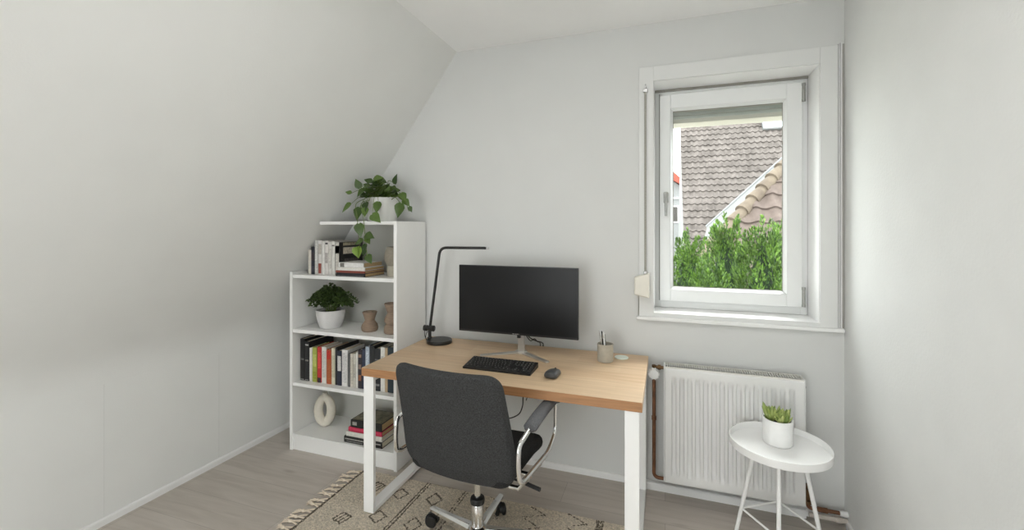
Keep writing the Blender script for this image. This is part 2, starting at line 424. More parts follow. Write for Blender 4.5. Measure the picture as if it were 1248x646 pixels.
# ------------------------------------------------------------------ window
w = thing('window_1', 'white framed window with deep reveal looking out on tiled roofs and conifers', 'window', (0, BW, oz0), kind='structure')
def W(x0,x1,y0,y1,z0,z1): return (x0,x1,y0,y1,z0-oz0,z1-oz0)
mb = MB(); c0, c1, d1 = -.139, .806, 2.354
for b in ((c0,ox0,-.012,-.0005,.955,d1), (ox1,c1,-.012,-.0005,.955,d1), (ox0,ox1,-.012,-.0005,oz1,d1), (ox0,ox1,-.012,-.0005,.955,oz0)): mb.box(*W(*b))
obj('casing', mb, M['casing'], w, smooth=0, bevel=.002)
mb = MB(); mb.box(*W(.8095,.8135,-.010,-.0005,.955,2.362)); mb.box(*W(.8165,.8225,-.013,-.0005,.955,2.364))
obj('corner_bead', mb, M['trim'], w, smooth=0, bevel=.001)
obj('corner_gap', MB().box(*W(.8062,.8340,-.003,-.0004,.955,2.36)), M['groove'], w, smooth=0)
mb = MB(); mb.box(*W(-.152,.830,-.030,-.0005,.937,.956)); 
obj('sill_ledge', mb, M['trim'], w, smooth=0, bevel=.004)
# white lining of the reveal
mb = MB(); q = .0022; yr = .184
mb.box(*W(ox0+.0003,ox0+q,.0005,yr,oz0+q,oz1-q)); mb.box(*W(ox1-q,ox1-.0003,.0005,yr,oz0+q,oz1-q)); mb.box(*W(ox0+.0003,ox1-.0003,.0005,yr,oz1-q,oz1-.0003)); mb.box(*W(ox0+.0003,ox1-.0003,-.0125,yr,oz0+.0003,oz0+q))
obj('reveal_lining', mb, M['reveal'], w, smooth=0)
# fixed frame
fy0, fy1 = .185, .255
mb = MB()
e = .0026
mb.box(*W(ox0+e,-.022,fy0,fy1,oz0+e,oz1-e)); mb.box(*W(.695,ox1-e,fy0,fy1,oz0+e,oz1-e)); mb.box(*W(-.022,.695,fy0,fy1,oz0+e,1.030)); mb.box(*W(-.022,.695,fy0,fy1,2.245,oz1-e))
obj('frame', mb, M['upvc'], w, smooth=0, bevel=.003)
obj('frame_gap_shade', MB().box(*W(ox0+e,ox1-e,fy0-.014,fy0-.001,oz1-.014,oz1-e)).box(*W(-.0345,-.0295,fy0-.003,fy0-.0005,1.02,2.25)), M['gasket'], w, smooth=0)  # dark strips painted in for the shadowed gap around the sash
# sash
sx0, sx1, sz0, sz1 = -.030, .697, 1.022, 2.237
gx0, gx1, gz0, gz1 = .044, .610, 1.105, 2.140
sy0, sy1 = .160, .184
mb = MB()
mb.box(*W(sx0,gx0-.014,sy0,sy1,sz0,sz1)); mb.box(*W(gx1+.014,sx1,sy0,sy1,sz0,sz1))
mb.box(*W(gx0-.014,gx1+.014,sy0,sy1,sz0,gz0-.014)); mb.box(*W(gx0-.014,gx1+.014,sy0,sy1,gz1+.014,sz1))
sash = obj('sash', mb, M['upvc'], w, smooth=0, bevel=.003)
# glazing bead (sloping in to the pane)
mb = MB(); yb = sy0+.002; yi = sy0+.022
o_ = [(gx0-.014,gz0-.014), (gx1+.014,gz0-.014), (gx1+.014,gz1+.014), (gx0-.014,gz1+.014)]
i_ = [(gx0,gz0), (gx1,gz0), (gx1,gz1), (gx0,gz1)]
for k in range(4):
    a, b = o_[k], o_[(k+1)%4]; c, d = i_[(k+1)%4], i_[k]
    mb.quad((a[0],yb-.006,a[1]-oz0), (b[0],yb-.006,b[1]-oz0), (c[0],yi,c[1]-oz0), (d[0],yi,d[1]-oz0))
    mb.quad((a[0],yb-.006,a[1]-oz0), (b[0],yb-.006,b[1]-oz0), (b[0],sy1,b[1]-oz0), (a[0],sy1,a[1]-oz0))
obj('glazing_bead', mb, M['upvc'], sash, smooth=0)
mb = MB(); t = .003
for x0,x1,z0,z1 in ((gx0-t,gx0+t,gz0,gz1), (gx1-t,gx1+t,gz0,gz1), (gx0,gx1,gz0-t,gz0+t), (gx0,gx1,gz1-t,gz1+t)): mb.box(*W(x0,x1,yi,yi+.004,z0,z1))
obj('gasket', mb, M['gasket'], sash, smooth=0)
obj('pane', MB().box(*W(gx0-.004,gx1+.004,yi+.004,yi+.008,gz0-.004,gz1+.004)), M['glass'], sash, smooth=0)
h = obj('handle', MB().tube([(.004,sy0-.036,1.648-oz0), (.004,sy0-.038,1.60-oz0), (.004,sy0-.036,1.520-oz0)], [.009,.0085,.007], m=M['hinge'], up=(0,1,0), flat=.7)
        .tube([(.004,sy0-.002,1.640-oz0), (.004,sy0-.036,1.640-oz0)], .008, m=M['steel']), None, sash)
obj('handle_plate', MB().pillow([(.004+a, 1.630-oz0+b) for a, b in rrect(.014,.014,-.034,.034,.010,4,2)], .008, lambda a,b,t: (a, sy0-.005+t, b), .003), M['hinge'], h)
for z0, z1 in ((2.135, 2.226), (1.030, 1.128)):
    mb = MB().lathe([(.007,z0-oz0), (.008,z0+.004-oz0), (.008,z1-.004-oz0), (.007,z1-oz0)], (.703, sy0-.001, 0), 14)
    mb.lathe([(.0095,z0-.004-oz0), (.0095,z0+.008-oz0)], (.703, sy0-.001, 0), 14).lathe([(.0095,z1-.01-oz0), (.0095,z1+.004-oz0)], (.703, sy0-.001, 0), 14)
    obj('hinge', mb, M['hinge'], sash)
# outside: shutter box soffit, last shutter slats, stone sill
obj('shutter_box', MB().box(*W(ox0+.001,ox1-.001,.262,.40,2.085,oz1-.001)), M['soffit'], w, smooth=0)
mb = MB()
for k in range(2): mb.box(*W(ox0+.004,ox1-.004,.256-.0,.2615,2.108+.022*k,2.127+.022*k))
obj('shutter_slats', mb, M['slats'], w, smooth=0, bevel=.003)
obj('outer_sill', MB().box(*W(ox0-.04,ox1+.04,.362,.44,.95,.975)), M['soffit'], w, smooth=0)

# roller shutter strap with winder
t = thing('shutter_strap', 'grey roller shutter strap with ivory winder box left of the window', 'shutter strap', (-.118, BW, 1.06))
obj('winder_box', MB().prism([(-.043,.022), (.036,.006), (.036,.142), (-.043,.118)], 'y', -.075, -.0125), M['ivory'], t, smooth=0, bevel=.006, seg=3)
obj('strap', MB().box(.0075,.0195,-.024,-.021,.135,1.165), M['strap'], t, smooth=0)
obj('strap_guide', MB().box(.002,.026,-.030,-.0125,1.150,1.170).box(.008,.020,-.036,-.0125,1.170,1.182), M['steel'], t, smooth=0, bevel=.003)
obj('screw', MB().lathe([(.004,-.019), (.004,-.0125)], (.014, 0, 1.196), 10, axis='y'), M['steel'], t)
obj('strap_inlet', MB().box(.004,.022,-.034,-.014,.134,.150), M['hinge'], t, smooth=0, bevel=.002)
obj('lower_strap_end', MB().box(-.026,-.023,-.010,-.0005,-.105,.02), M['strap'], t, smooth=0)

# ------------------------------------------------------------------ radiator and pipes
rx0, rx1, ry0, ry1, rz0, rz1 = 0., .630, 2.452, 2.552, .108, .712
rad = thing('radiator', 'white panel radiator with vertical ribs below the window', 'radiator', (rx0, ry0, rz0))
Wd, Hh = rx1-rx0, rz1-rz0
NR = 15; mb = MB(); nx = NR*12; zs = [0, .006, .012, .035, .045, .055, .07, .085]+[.085+(Hh-.17)*k/6 for k in range(1,7)]+[Hh-.07, Hh-.055, Hh-.045, Hh-.035, Hh-.012, Hh-.004, Hh]
mx0, mx1 = .028, Wd-.028
vs = []
for z in zs:
    for i in range(nx+1):
        x = i/nx*Wd; d = .004 if (z in (0, Hh)) else 0
        if mx0 < x < mx1:
            ph = ((x-mx0)/(mx1-mx0)*NR) % 1
            rib = max(0, min(1, (ph-.10)/.10))*max(0, min(1, (.74-ph)/.10)); rib = rib*rib*(3-2*rib)
            wn = max(0, min(1, (min(z, Hh-z)-.035)/.05)); wn = wn*wn*(3-2*wn)
            d += .017*rib*wn
        vs.append((x, d, z))
fs = [(j*(nx+1)+i, j*(nx+1)+i+1, (j+1)*(nx+1)+i+1, (j+1)*(nx+1)+i) for j in range(len(zs)-1) for i in range(nx)]
mb.add(vs, fs)
obj('front_panel', mb, M['radiator'], rad, smooth=60)
obj('rear_panel', MB().box(.01,Wd-.01,.075,.085,.01,Hh-.02).box(.004,Wd-.004,.0175,.019,.004,Hh-.02), M['radiator'], rad, smooth=0)
for x0 in (-.008, Wd+.0005): obj('side_panel', MB().box(x0,x0+.0075,.003,.092,.004,Hh+.006), M['radiator'], rad, smooth=0, bevel=.002)
mb = MB().box(0,Wd,.0035,.012,Hh-.004,Hh+.006).box(0,Wd,.083,.092,Hh-.004,Hh+.006)
n = 56
for k in range(n+1): mb.box(k/n*Wd-.0023, k/n*Wd+.0023, .010, .085, Hh-.002, Hh+.005)
obj('top_grille', mb, M['grille'], rad, smooth=0)
obj('convector_shade', MB().box(.005,Wd-.005,.0195,.074,Hh-.06,Hh-.0195).box(.003,Wd-.003,.0122,.0828,Hh-.0190,Hh-.0085), M['dark'], rad, smooth=0)  # dark boxes under the grille, painted in as shade between its bars
for x0 in (.08, Wd-.11): obj('bracket', MB().box(x0,x0+.03,.0855,.132,.05,Hh-.06), M['radiator'], rad, smooth=0)
# thermostatic valve head, top left
v = obj('valve_body', MB().tube([(-.058,.078,Hh-.040), (-.058,.078,Hh-.012)], .011, m=M['brass']).tube([(-.058,.078,Hh-.022), (.004,.078,Hh-.022)], .009, m=M['brass'])
        .lathe([(.014,-.004), (.014,.012)], (-.034,.078,Hh-.022), 8, axis='x', m=M['brass']), None, rad)
mb = MB().lathe([(.010,0), (.022,-.004), (.0265,-.012), (.0270,-.036), (.024,-.046), (.013,-.050)], (-.058,.060,Hh-.046), 24, axis='y')
for k in range(10):
    a = 2*math.pi*k/10; mb.tube([(-.058+.0262*math.cos(a), .05, Hh-.046+.0262*math.sin(a)), (-.058+.0262*math.cos(a), .016, Hh-.046+.0262*math.sin(a))], .0035, 6)
obj('thermostat_head', mb, M['pot_white'], v)
obj('vent_screw', MB().lathe([(.006,0), (.006,.012)], (Wd+.008,.05,Hh-.04), 10, axis='x'), M['hinge'], rad)
obj('return_valve', MB().tube([(Wd+.038,.085,-.02), (Wd+.038,.085,.045)], [.014,.015], m=M['brass']).tube([(Wd+.002,.085,.028), (Wd+.04,.085,.028)], .010, m=M['brass'])
    .lathe([(.019,-.010), (.019,.012)], (Wd+.038,.085,.040), 8, m=M['brass']).lathe([(.013,0), (.013,.014), (.008,.018)], (Wd+.038,.085,.058), 8, m=M['brass'])
    .lathe([(.015,-.006), (.015,.01)], (Wd+.018,.085,.028), 8, axis='x', m=M['brass']).tube([(Wd+.038,.085,-.005), (Wd+.038,.055,-.005)], .009, m=M['brass']), None, rad)
pp = fillet([(-.058,2.530,.672), (-.058,2.530,.086), (.035,2.530,.086), (.035,2.530,.135)], .028)
tag(obj('copper_pipe', MB().tube(pp, .0095, 12).tube([(-.058,2.530,.40), (-.058,2.530,.42)], .0125, 12), M['copper']), 'upright copper pipe between the desk and the radiator', 'pipe')
pp = fillet([(.668,2.537,.10), (.668,2.537,.066), (.80,2.537,.066)], .018)
tag(obj('copper_pipe', MB().tube(pp, .009, 12).lathe([(.0125,-.02), (.0125,.02)], (.730,2.537,.066), 12, axis='x'), M['copper']), 'short bare copper pipe from radiator foot toward the right corner', 'pipe')
tag(obj('painted_pipe', MB().tube([(.672,2.535,.034), (.832,2.535,.034)], .011, 12).lathe([(.015,-.012), (.015,.012)], (.795,2.535,.034), 12, axis='x'), M['pipe_paint']), 'chipped white painted pipe just above the skirting at the right corner', 'pipe')
tag(obj('pipe_sleeve', MB().tube([(.800,2.537,.066), (.8335,2.537,.066)], .014, 14), M['trim']), 'white sleeve where the copper pipe enters the right wall', 'pipe sleeve')

# ------------------------------------------------------------------ bookcase
bx0, bx1, by0, by1 = -2.322, -1.505, 2.235, 2.568
bc = thing('bookcase', 'white stepped bookcase cut to fit under the sloping ceiling', 'bookcase', (bx0, by0, 0))
T = .022; BWd = bx1-bx0; BD = by1-by0; TX = -2.077-bx0
obj('side_panel', MB().box(0,T,0,BD,0,1.163), M['white'], bc, smooth=0, bevel=.0015)
obj('side_panel', MB().box(BWd-T,BWd,0,BD,0,1.492), M['white'], bc, smooth=0, bevel=.0015)
for z in (.107, .442, .790, 1.147): obj('shelf', MB().box(T+.0005,BWd-T-.0005,.004,BD-.006,z-.022,z), M['white'], bc, smooth=0, bevel=.0015)
obj('shelf', MB().box(TX,BWd-T-.0005,.001,BD-.006,1.472,1.492), M['white'], bc, smooth=0, bevel=.0015)
obj('plinth', MB().box(T+.0005,BWd-T-.0005,.012,.030,0,.0845), M['white'], bc, smooth=0, bevel=.001)
obj('back_panel', MB().box(T,BWd-T,BD-.005,BD,.01,1.15).box(TX+.03,BWd-T,BD-.005,BD,1.15,1.475), M['shelf_back_shade'], bc, smooth=0)

# ------------------------------------------------------------------ books
def stand_book(x, z, t, h, d, y, rgb, label, cat='book', bands=(), grp=None, pages='page', tilt=0, cover_art=()):
    """upright book: spine toward the room. bands = (z0,z1,rgb) fractions painted as labels on the spine"""
    root = thing('book', label, cat, (x+t/2, y, z), 0, grp)
    root.rotation_euler = (0, R(tilt), 0)
    c = .0022; cm = book_mat(rgb)
    mb = MB(); mb.box(-t/2,-t/2+c,.001,d,0,h).box(t/2-c,t/2,.001,d,0,h)
    n = 6                                              # gently rounded spine
    poly = [(-t/2,.004)]+[(-t/2+t*k/n, -.0022*math.sin(math.pi*k/n)) for k in range(n+1)]+[(t/2,.004)]
    mb.prism(poly, 'z', 0, h)
    cv = obj('cover', mb, cm, root, smooth=40)
    obj('pages', MB().box(-t/2+c,t/2-c,.004,d-.004,.003,h-.004), M[pages], root, smooth=0)
    for z0, z1, col in bands:
        wv = t*.36
        obj('spine_label', MB().box(-wv,wv,-.0029,-.0012,z0*h,z1*h), book_mat(col, .6, .25, 160), cv, smooth=0)
    for y0, y1, z0, z1, col in cover_art:
        obj('cover_label', MB().box(t/2,t/2+.0006,y0*d,y1*d,z0*h,z1*h), book_mat(col, .6, .3, 60), cv, smooth=0)
    return root
def flat_book(x0, x1, y, z0, z1, d, rgb, label, bands=(), grp=None, pages='page', rz=0, top=None):
    root = thing('book', label, 'book', ((x0+x1)/2, y, z0), R(rz), grp)
    w2 = (x1-x0)/2; h = z1-z0; c = .0025; cm = book_mat(rgb)
    mb = MB().box(-w2,w2,.001,d,0,c).box(-w2,w2,.001,d,h-c,h)
    poly = [(.004,0)]+[(-.002*math.sin(math.pi*k/6), h*k/6) for k in range(7)]+[(.004,h)]
    mb.prism(poly, 'x', -w2, w2)
    cv = obj('cover', mb, cm, root, smooth=40)
    obj('pages', MB().box(-w2+.003,w2-.003,.004,d-.004,c,h-c), M[pages], root, smooth=0)
    for a, b, e0, e1, col in bands:
        obj('spine_label', MB().box(-w2+2*w2*a,-w2+2*w2*b,-.0026,-.0010,h*e0,h*e1), book_mat(col, .6, .25, 160), cv, smooth=0)
    if top:
        obj('cover_picture', MB().box(-w2+.006,w2-.006,.008,d-.006,h,h+.0006), top, cv, smooth=0)
    return root
WT = (228, 226, 220); BK = (28, 28, 28)
G4 = 'books standing on the middle shelf'
row4 = [
 (-2.290,.036,.274,.235,(24,24,24),'tall black hardback at the left end of the middle shelf row',((.02,.035,(170,170,165)),(.49,.53,(110,110,106)))),
 (-2.252,.036,.259,.225,(34,35,37),'charcoal black hardback second from the left end, with a small emblem on its spine',((.02,.035,(170,170,165)),(.50,.54,(130,128,122)),(.9,.93,(200,200,196)))),
 (-2.213,.022,.219,.150,WT,'slim white book between the black hardback and the lime green book',()),
 (-2.188,.036,.225,.150,(166,174,80),'lime green spined book on the middle shelf',((.1,.3,(150,158,60)),(.45,.8,(192,198,112)))),
 (-2.148,.033,.232,.150,(194,56,52),'bright red spined book with a dark foot on the middle shelf',((.0,.14,(46,40,44)),(.4,.85,(222,84,76)))),
 (-2.112,.036,.235,.150,(226,222,216),'white book with faint grey lettering right of the red book',((.15,.9,(204,200,194)),)),
 (-2.073,.037,.222,.200,(178,92,52),'rust orange book with a red upper spine',((.72,.97,(196,58,46)),(.1,.6,(170,96,56)))),
 (-2.034,.028,.234,.160,(214,208,186),'cream book right of the rust orange book',((.2,.8,(196,190,166)),)),
 (-2.004,.013,.240,.215,(40,38,38),'thin dark book squeezed between the cream book and the navy book',()),
 (-1.989,.036,.222,.200,(38,42,58),'navy book with a tall white label on its spine',((.42,.85,(208,206,204)),)),
 (-1.951,.043,.232,.170,(224,222,220),'thick white book with grey speckled spine right of the navy book',((.1,.92,(206,204,204)),)),
 (-1.906,.018,.209,.200,(92,92,92),'thin grey book right of the thick white book',()),
 (-1.886,.022,.211,.180,(214,208,196),'slim ivory book, first of the pale pair at mid row',((.1,.9,(196,190,178)),)),
 (-1.862,.017,.213,.180,(206,202,192),'slim ivory book, second of the pale pair at mid row',((.3,.7,(182,178,168)),)),
 (-1.843,.014,.225,.200,WT,'very thin white book left of the dark speckled spine',()),
 (-1.827,.029,.243,.200,(48,44,50),'dark book with speckled spine left of the deep blue book',((.2,.35,(150,98,70)),(.5,.62,(140,120,110)),(.8,.88,(160,130,110)))),
 (-1.796,.023,.250,.200,(52,58,78),'deep blue book right of the speckled spine',()),
 (-1.771,.029,.268,.200,(172,182,196),'pale blue book behind the desk corner',((.3,.9,(196,204,214)),)),
 (-1.740,.033,.277,.240,(38,40,42),'tall black book right of the pale blue book',()),
 (-1.705,.044,.262,.210,(34,36,40),'wide black book with two small pale marks on its spine',((.12,.17,(128,128,128)),(.72,.75,(110,110,110)))),
 (-1.659,.030,.274,.200,(222,220,214),'white book right of the wide black book',((.5,.8,(200,198,192)),)),
 (-1.627,.018,.271,.200,(188,164,132),'tan book beside the last dark teal book',()),
 (-1.607,.042,.279,.200,(36,50,58),'dark teal book at the right end of the middle shelf row',((.3,.4,(96,104,106)),)),
]
for i, (x, t, h, d, c, lab, bands) in enumerate(row4): stand_book(x, .442, t, h, d, 2.292, c, lab, bands=bands, grp=G4)
G2 = 'books standing on the upper shelf'
row2 = [
 (-2.222,.024,.160,.16,(214,208,198),'short cream book at the left end of the upper shelf row',()),
 (-2.196,.027,.180,.17,(40,42,52),'dark navy book second on the upper shelf row',((.1,.3,(70,70,80)),(.5,.8,(60,52,56)))),
 (-2.167,.026,.224,.20,(192,192,188),'tall grey white book right of the navy book on the upper shelf',((.05,.9,(208,208,204)),)),
 (-2.139,.030,.223,.20,(220,218,214),'white book with a red block low on its spine on the upper shelf',((.04,.33,(146,74,62)),(.6,.9,(186,180,172)))),
 (-2.107,.021,.218,.20,(226,224,220),'white book right of the one with the red block',()),
 (-2.084,.027,.220,.20,(222,218,214),'white book with dark handwritten title near its top',((.90,.95,(60,58,58)),(.35,.65,(176,170,166)))),
 (-2.055,.024,.214,.20,(218,214,210),'plain off-white book at the middle of the upper shelf row',((.2,.8,(206,202,196)),)),
 (-2.029,.024,.217,.20,(224,222,216),'white book second from the right end of the upper shelf row',((.86,.9,(120,116,112)),)),
]
for x, t, h, d, c, lab, bands in row2: stand_book(x, 1.147, t, h, d, 2.290, c, lab, bands=bands, grp=G2)
stand_book(-2.003, 1.147, .036, .212, .225, 2.290, (40,40,38), 'dark book with cream cover labels at the right end of the upper shelf row', bands=((.0,1.,(204,200,192)),(.66,.9,(84,82,78))), grp=G2,
           cover_art=((.14,.92,.64,.84,(206,196,178)),(.14,.9,.90,.99,(176,166,140)),(.2,.8,.36,.5,(92,88,84))))
GS = 'books lying on the upper shelf'
flat_book(-1.962, -1.742, 2.250, 1.1475, 1.170, .20, (40,40,44), 'dark blue grey book at the bottom of the flat stack on the upper shelf', ((.05,.95,.1,.25,(120,118,116)),), GS, 'page_tan')
flat_book(-1.962, -1.742, 2.250, 1.1705, 1.184, .20, (136,70,56), 'thin rust red book second in the flat stack on the upper shelf', (), GS, 'page_tan')
flat_book(-1.950, -1.744, 2.252, 1.1845, 1.205, .20, (226,224,218), 'white book third in the flat stack on the upper shelf', (), GS, 'page_tan')
flat_book(-1.944, -1.756, 2.256, 1.2055, 1.234, .19, (230,229,226), 'white book on top of the flat stack on the upper shelf, under the vine tip', ((.06,.22,.0,.9,(120,118,112)),), GS, 'page_tan')
GB = 'books lying on the bottom shelf'
pic = mat('cover_pattern', srgb(116, 112, 92), .5, var=.55, scale=26, detail=2)
flat_book(-1.905, -1.625, 2.258, .1075, .146, .185, (34,34,33), 'black book with white lettering block at the bottom of the low stack', ((.03,.97,.55,.70,(170,170,164)),(.08,.5,.2,.34,(120,120,116))), GB, 'page')
flat_book(-1.893, -1.627, 2.262, .1465, .176, .18, (222,220,212), 'white book second from the bottom of the low stack', (), GB, 'page')
flat_book(-1.876, -1.630, 2.264, .1765, .204, .18, (196,52,84), 'pink red book third from the bottom of the low stack', (), GB, 'page_tan')
flat_book(-1.862, -1.634, 2.268, .2045, .250, .178, (32,32,31), 'thick black book with patterned cover on top of the low stack', ((.06,.2,.3,.75,(170,168,160)),(.5,.8,.4,.6,(80,80,78))), GB, 'page_tan', top=pic)

# ------------------------------------------------------------------ ornaments on the bookcase
prof = [(.001,0), (.052,0), (.056,.005), (.056,.062), (.054,.068), (.056,.070), (.062,.080), (.072,.104), (.074,.130), (.069,.158), (.060,.182), (.056,.186), (.050,.186), (.050,.174), (.001,.172)]
va = thing('vase', 'taupe stone vase with paler foot on the upper shelf', 'vase', (-1.600, 2.372, 1.147))
obj('bowl', MB().lathe(prof[4:], n=36), M['taupe'], va); obj('foot', MB().lathe(prof[:5], n=36), M['taupe_light'], va)
c1 = [(.001,0), (.044,0), (.050,.006), (.053,.022), (.049,.042), (.036,.060), (.030,.068), (.033,.082), (.042,.108), (.046,.120), (.044,.124), (.024,.124), (.022,.112), (.001,.112)]
tag(obj('candle_holder', MB().lathe(c1, n=32), M['wood_brown'], loc=(-1.795, 2.366, .790)), 'shorter brown hourglass candle holder right of the small-leaved plant', 'candle holder', 'turned candle holders')
c2 = [(.001,0), (.046,0), (.052,.006), (.053,.028), (.048,.046), (.040,.058), (.042,.064), (.049,.074), (.050,.086), (.044,.102), (.034,.120), (.031,.130), (.036,.146), (.046,.170), (.050,.184), (.048,.188), (.026,.188), (.024,.176), (.001,.176)]
tag(obj('candle_holder', MB().lathe(c2, n=32), M['wood_brown'], loc=(-1.622, 2.362, .790)), 'taller brown stacked candle holder against the right side of the shelf', 'candle holder', 'turned candle holders')
# ring vase: upright oval loop of clay
dn = thing('ring_vase', 'cream clay vase shaped as an upright ring on the bottom shelf', 'vase', (-2.180, 2.395, .107))
pts = [(.042*math.sin(a), .0, .1105+.080*math.cos(a)) for a in [2*math.pi*k/40 for k in range(40)]]
obj('ring', MB().tube(pts, [.0295+.002*math.cos(2*math.pi*k/40+math.pi) for k in range(40)], 18, closed=True, up=(0,1,0), flat=.9), M['cream_clay'], dn)
obj('neck', MB().lathe([(.022,.212), (.016,.222), (.018,.228), (.013,.228), (.012,.215)], n=24), M['cream_clay'], dn)
dn.rotation_euler[2] = R(24)

# ------------------------------------------------------------------ plants
def leaf(mb, base, tip, up, width, m, heart=True, fold=.25, droop=.12):
    """heart or lance leaf between base and tip"""
    b = Vector(base); t = Vector(tip); d = t-b; L = d.length; d.normalize()
    u = Vector(up); u = (u-d*d.dot(u)); 
    if u.length < 1e-4: u = Vector((0,.3,1)); u = u-d*d.dot(u)
    u.normalize(); s = d.cross(u)
    st = [(-.06,.30),(.08,.74),(.25,1.),(.45,.86),(.65,.58),(.85,.24)] if heart else [(.04,.35),(.2,.75),(.4,1.),(.6,.9),(.8,.5),(.93,.2)]
    vs = [b]; 
    for q, wv in st:
        cz = -droop*q*q*L; w_ = width/2*wv
        cp = b+d*(max(q,0)*L)+u*cz
        vs += [b+d*(q*L)-s*w_+u*(cz+fold*w_), cp, b+d*(q*L)+s*w_+u*(cz+fold*w_)]
    vs.append(t+u*(-droop*L)); n = len(st); fs = []
    fs += [(0,2,1),(0,3,2)]
    for i in range(n-1):
        a = 1+3*i; fs += [(a,a+1,a+4,a+3),(a+1,a+2,a+5,a+4)]
    a = 1+3*(n-1); e = len(vs)-1; fs += [(a,a+1,e),(a+1,a+2,e)]
    mb.add(vs, fs, m)

# trailing pothos on top of the bookcase
px_, py_, pz_ = -1.715, 2.385, 1.492
po = thing('trailing_plant', 'trailing heart-leaved plant in a pale glazed pot on top of the bookcase', 'potted plant', (px_, py_, pz_))
obj('pot', MB().lathe([(.001,0), (.088,0), (.092,.004), (.097,.145), (.097,.150), (.091,.150), (.090,.125), (.001,.124)], n=48), M['pot_silver'], po)
obj('soil', MB().lathe([(.001,.132), (.089,.128), (.089,.1245), (.001,.1245)], n=30), M['soil'], po)
P = Vector((px_, py_, pz_))
rnd = random.Random(11)
lf = MB(); stm = MB(); crown = Vector((0,0,.14))
# leaves placed by position (centre), pointing direction and size
spec = [
 ((-1.845,2.31,1.735),(-.3,-.2,.75),.075),((-1.705,2.33,1.765),(.9,-.1,.2),.085),((-1.585,2.34,1.757),(.25,-.2,.9),.075),((-1.775,2.32,1.752),(-.7,-.2,.3),.065),
 ((-1.885,2.27,1.676),(-.8,-.2,.25),.05),((-1.80,2.28,1.673),(-.3,-.4,-.5),.085),((-1.912,2.28,1.578),(-.75,-.2,-.55),.095),((-1.785,2.235,1.538),(-.1,-.3,-.9),.095),
 ((-1.740,2.250,1.582),(.2,-.4,-.7),.075),((-1.735,2.240,1.548),(.1,-.4,-.9),.07),((-1.668,2.268,1.577),(.0,-.35,-.9),.085),((-1.628,2.205,1.510),(.75,-.2,-.5),.095),
 ((-1.533,2.30,1.557),(-.2,-.2,-.9),.105),((-1.535,2.35,1.640),(.5,-.2,-.6),.085),((-1.505,2.34,1.607),(.6,-.1,-.5),.070),((-1.470,2.33,1.565),(.4,-.1,-.7),.045),
 ((-1.600,2.34,1.674),(.5,-.3,.2),.080),((-1.640,2.34,1.705),(.3,-.3,.5),.080),
 ((-1.746,2.205,1.437),(.25,-.15,-.95),.095),((-1.680,2.212,1.402),(.8,-.2,-.15),.085),((-1.755,2.205,1.366),(-.6,-.2,-.3),.070),((-1.690,2.210,1.374),(.5,-.2,-.5),.060),
 ((-1.712,2.208,1.330),(.1,-.3,-.7),.060),((-1.690,2.222,1.262),(.5,-.2,-.6),.075),((-1.722,2.212,1.300),(-.3,-.2,-.8),.05)]
for i in range(86):
    a = rnd.uniform(0, 2*math.pi); rr_ = rnd.uniform(.02, .125); zz = 1.655+rnd.uniform(0,.115)*(1-rr_/.18)
    spec.append(((px_+rr_*math.cos(a)*1.1, py_-.03+rr_*math.sin(a)*.9, zz), (math.cos(a)+rnd.uniform(-.5,.5), math.sin(a)-.4+rnd.uniform(-.4,.4), rnd.uniform(-.5,.5)), rnd.uniform(.045,.072)))
lime = {(-1.755,2.205,1.366), (-1.722,2.212,1.300)}
for c, d, L in spec:
    c = Vector(c); d = Vector(d).normalized(); L *= .88
    b = c-d*L*.5-P; tp = c+d*L*.5-P
    leaf(lf, b, tp, (rnd.uniform(-.3,.3)+.1, -1., .75), L*.78, M['lime'] if tuple(c) in lime else M['pothos'], True, .22, .15)
    if c.z > 1.50:
        stm.tube(smooth_path([(rnd.uniform(-.04,.04), rnd.uniform(-.05,.03), .128), ((b.x)*.55, (b.y)*.6-.01, max(.165, b.z*.95+.03)), b], 5), .0017, 5)
leaf(lf, Vector((-1.768,2.235,1.335))-P, Vector((-1.786,2.235,1.262))-P, (0,-1,.3), .055, M['lime'])
leaf(lf, Vector((-1.800,2.225,1.330))-P, Vector((-1.778,2.225,1.268))-P, (0,-1,.3), .045, M['lime'])
obj('leaves', lf, None, po, smooth=60)
for path in ([(-1.735,2.32,1.63),(-1.745,2.22,1.60),(-1.725,2.216,1.50),(-1.715,2.214,1.42),(-1.705,2.212,1.35),(-1.700,2.216,1.28)],
             [(-1.78,2.32,1.64),(-1.800,2.24,1.60),(-1.775,2.218,1.52),(-1.765,2.214,1.45),(-1.752,2.212,1.37),(-1.765,2.230,1.33)],
             [(-1.62,2.35,1.63),(-1.55,2.32,1.645),(-1.505,2.33,1.61),(-1.485,2.33,1.56),(-1.470,2.32,1.555)]):
    stm.tube(smooth_path([Vector(p)-P for p in path], 6), .0022, 6)
obj('stems', stm, M['stem'], po, smooth=60)

# small leaved bush
qx, qy, qz = -2.105, 2.365, .790
pb = thing('potted_bush', 'small-leaved bushy plant in a pale grey pot on the third shelf', 'potted plant', (qx, qy, qz))
obj('pot', MB().lathe([(.001,0), (.062,0), (.068,.006), (.080,.040), (.090,.085), (.093,.118), (.089,.120), (.084,.112), (.082,.098), (.001,.096)], n=44), M['pot_grey'], pb)
obj('soil', MB().lathe([(.001,.104), (.082,.102), (.082,.0985), (.001,.0985)], n=26), M['soil'], pb)
rnd = random.Random(5); lf = MB(); stm = MB()
stems = []
for i in range(88):
    a = rnd.uniform(0, 2*math.pi); s_ = rnd.uniform(.1, 1.)
    reach = .04+.105*s_*(1.15 if abs(math.cos(a)) > .5 else .8); hgt = .115*(1-.6*s_)+rnd.uniform(0,.05)
    stems.append((a, reach, hgt))
stems += [(math.pi*1.03,.235,.045),(math.pi*.97,.20,.06),(.05,.215,.085),(-.15,.20,.07),(.12,.18,.10)]
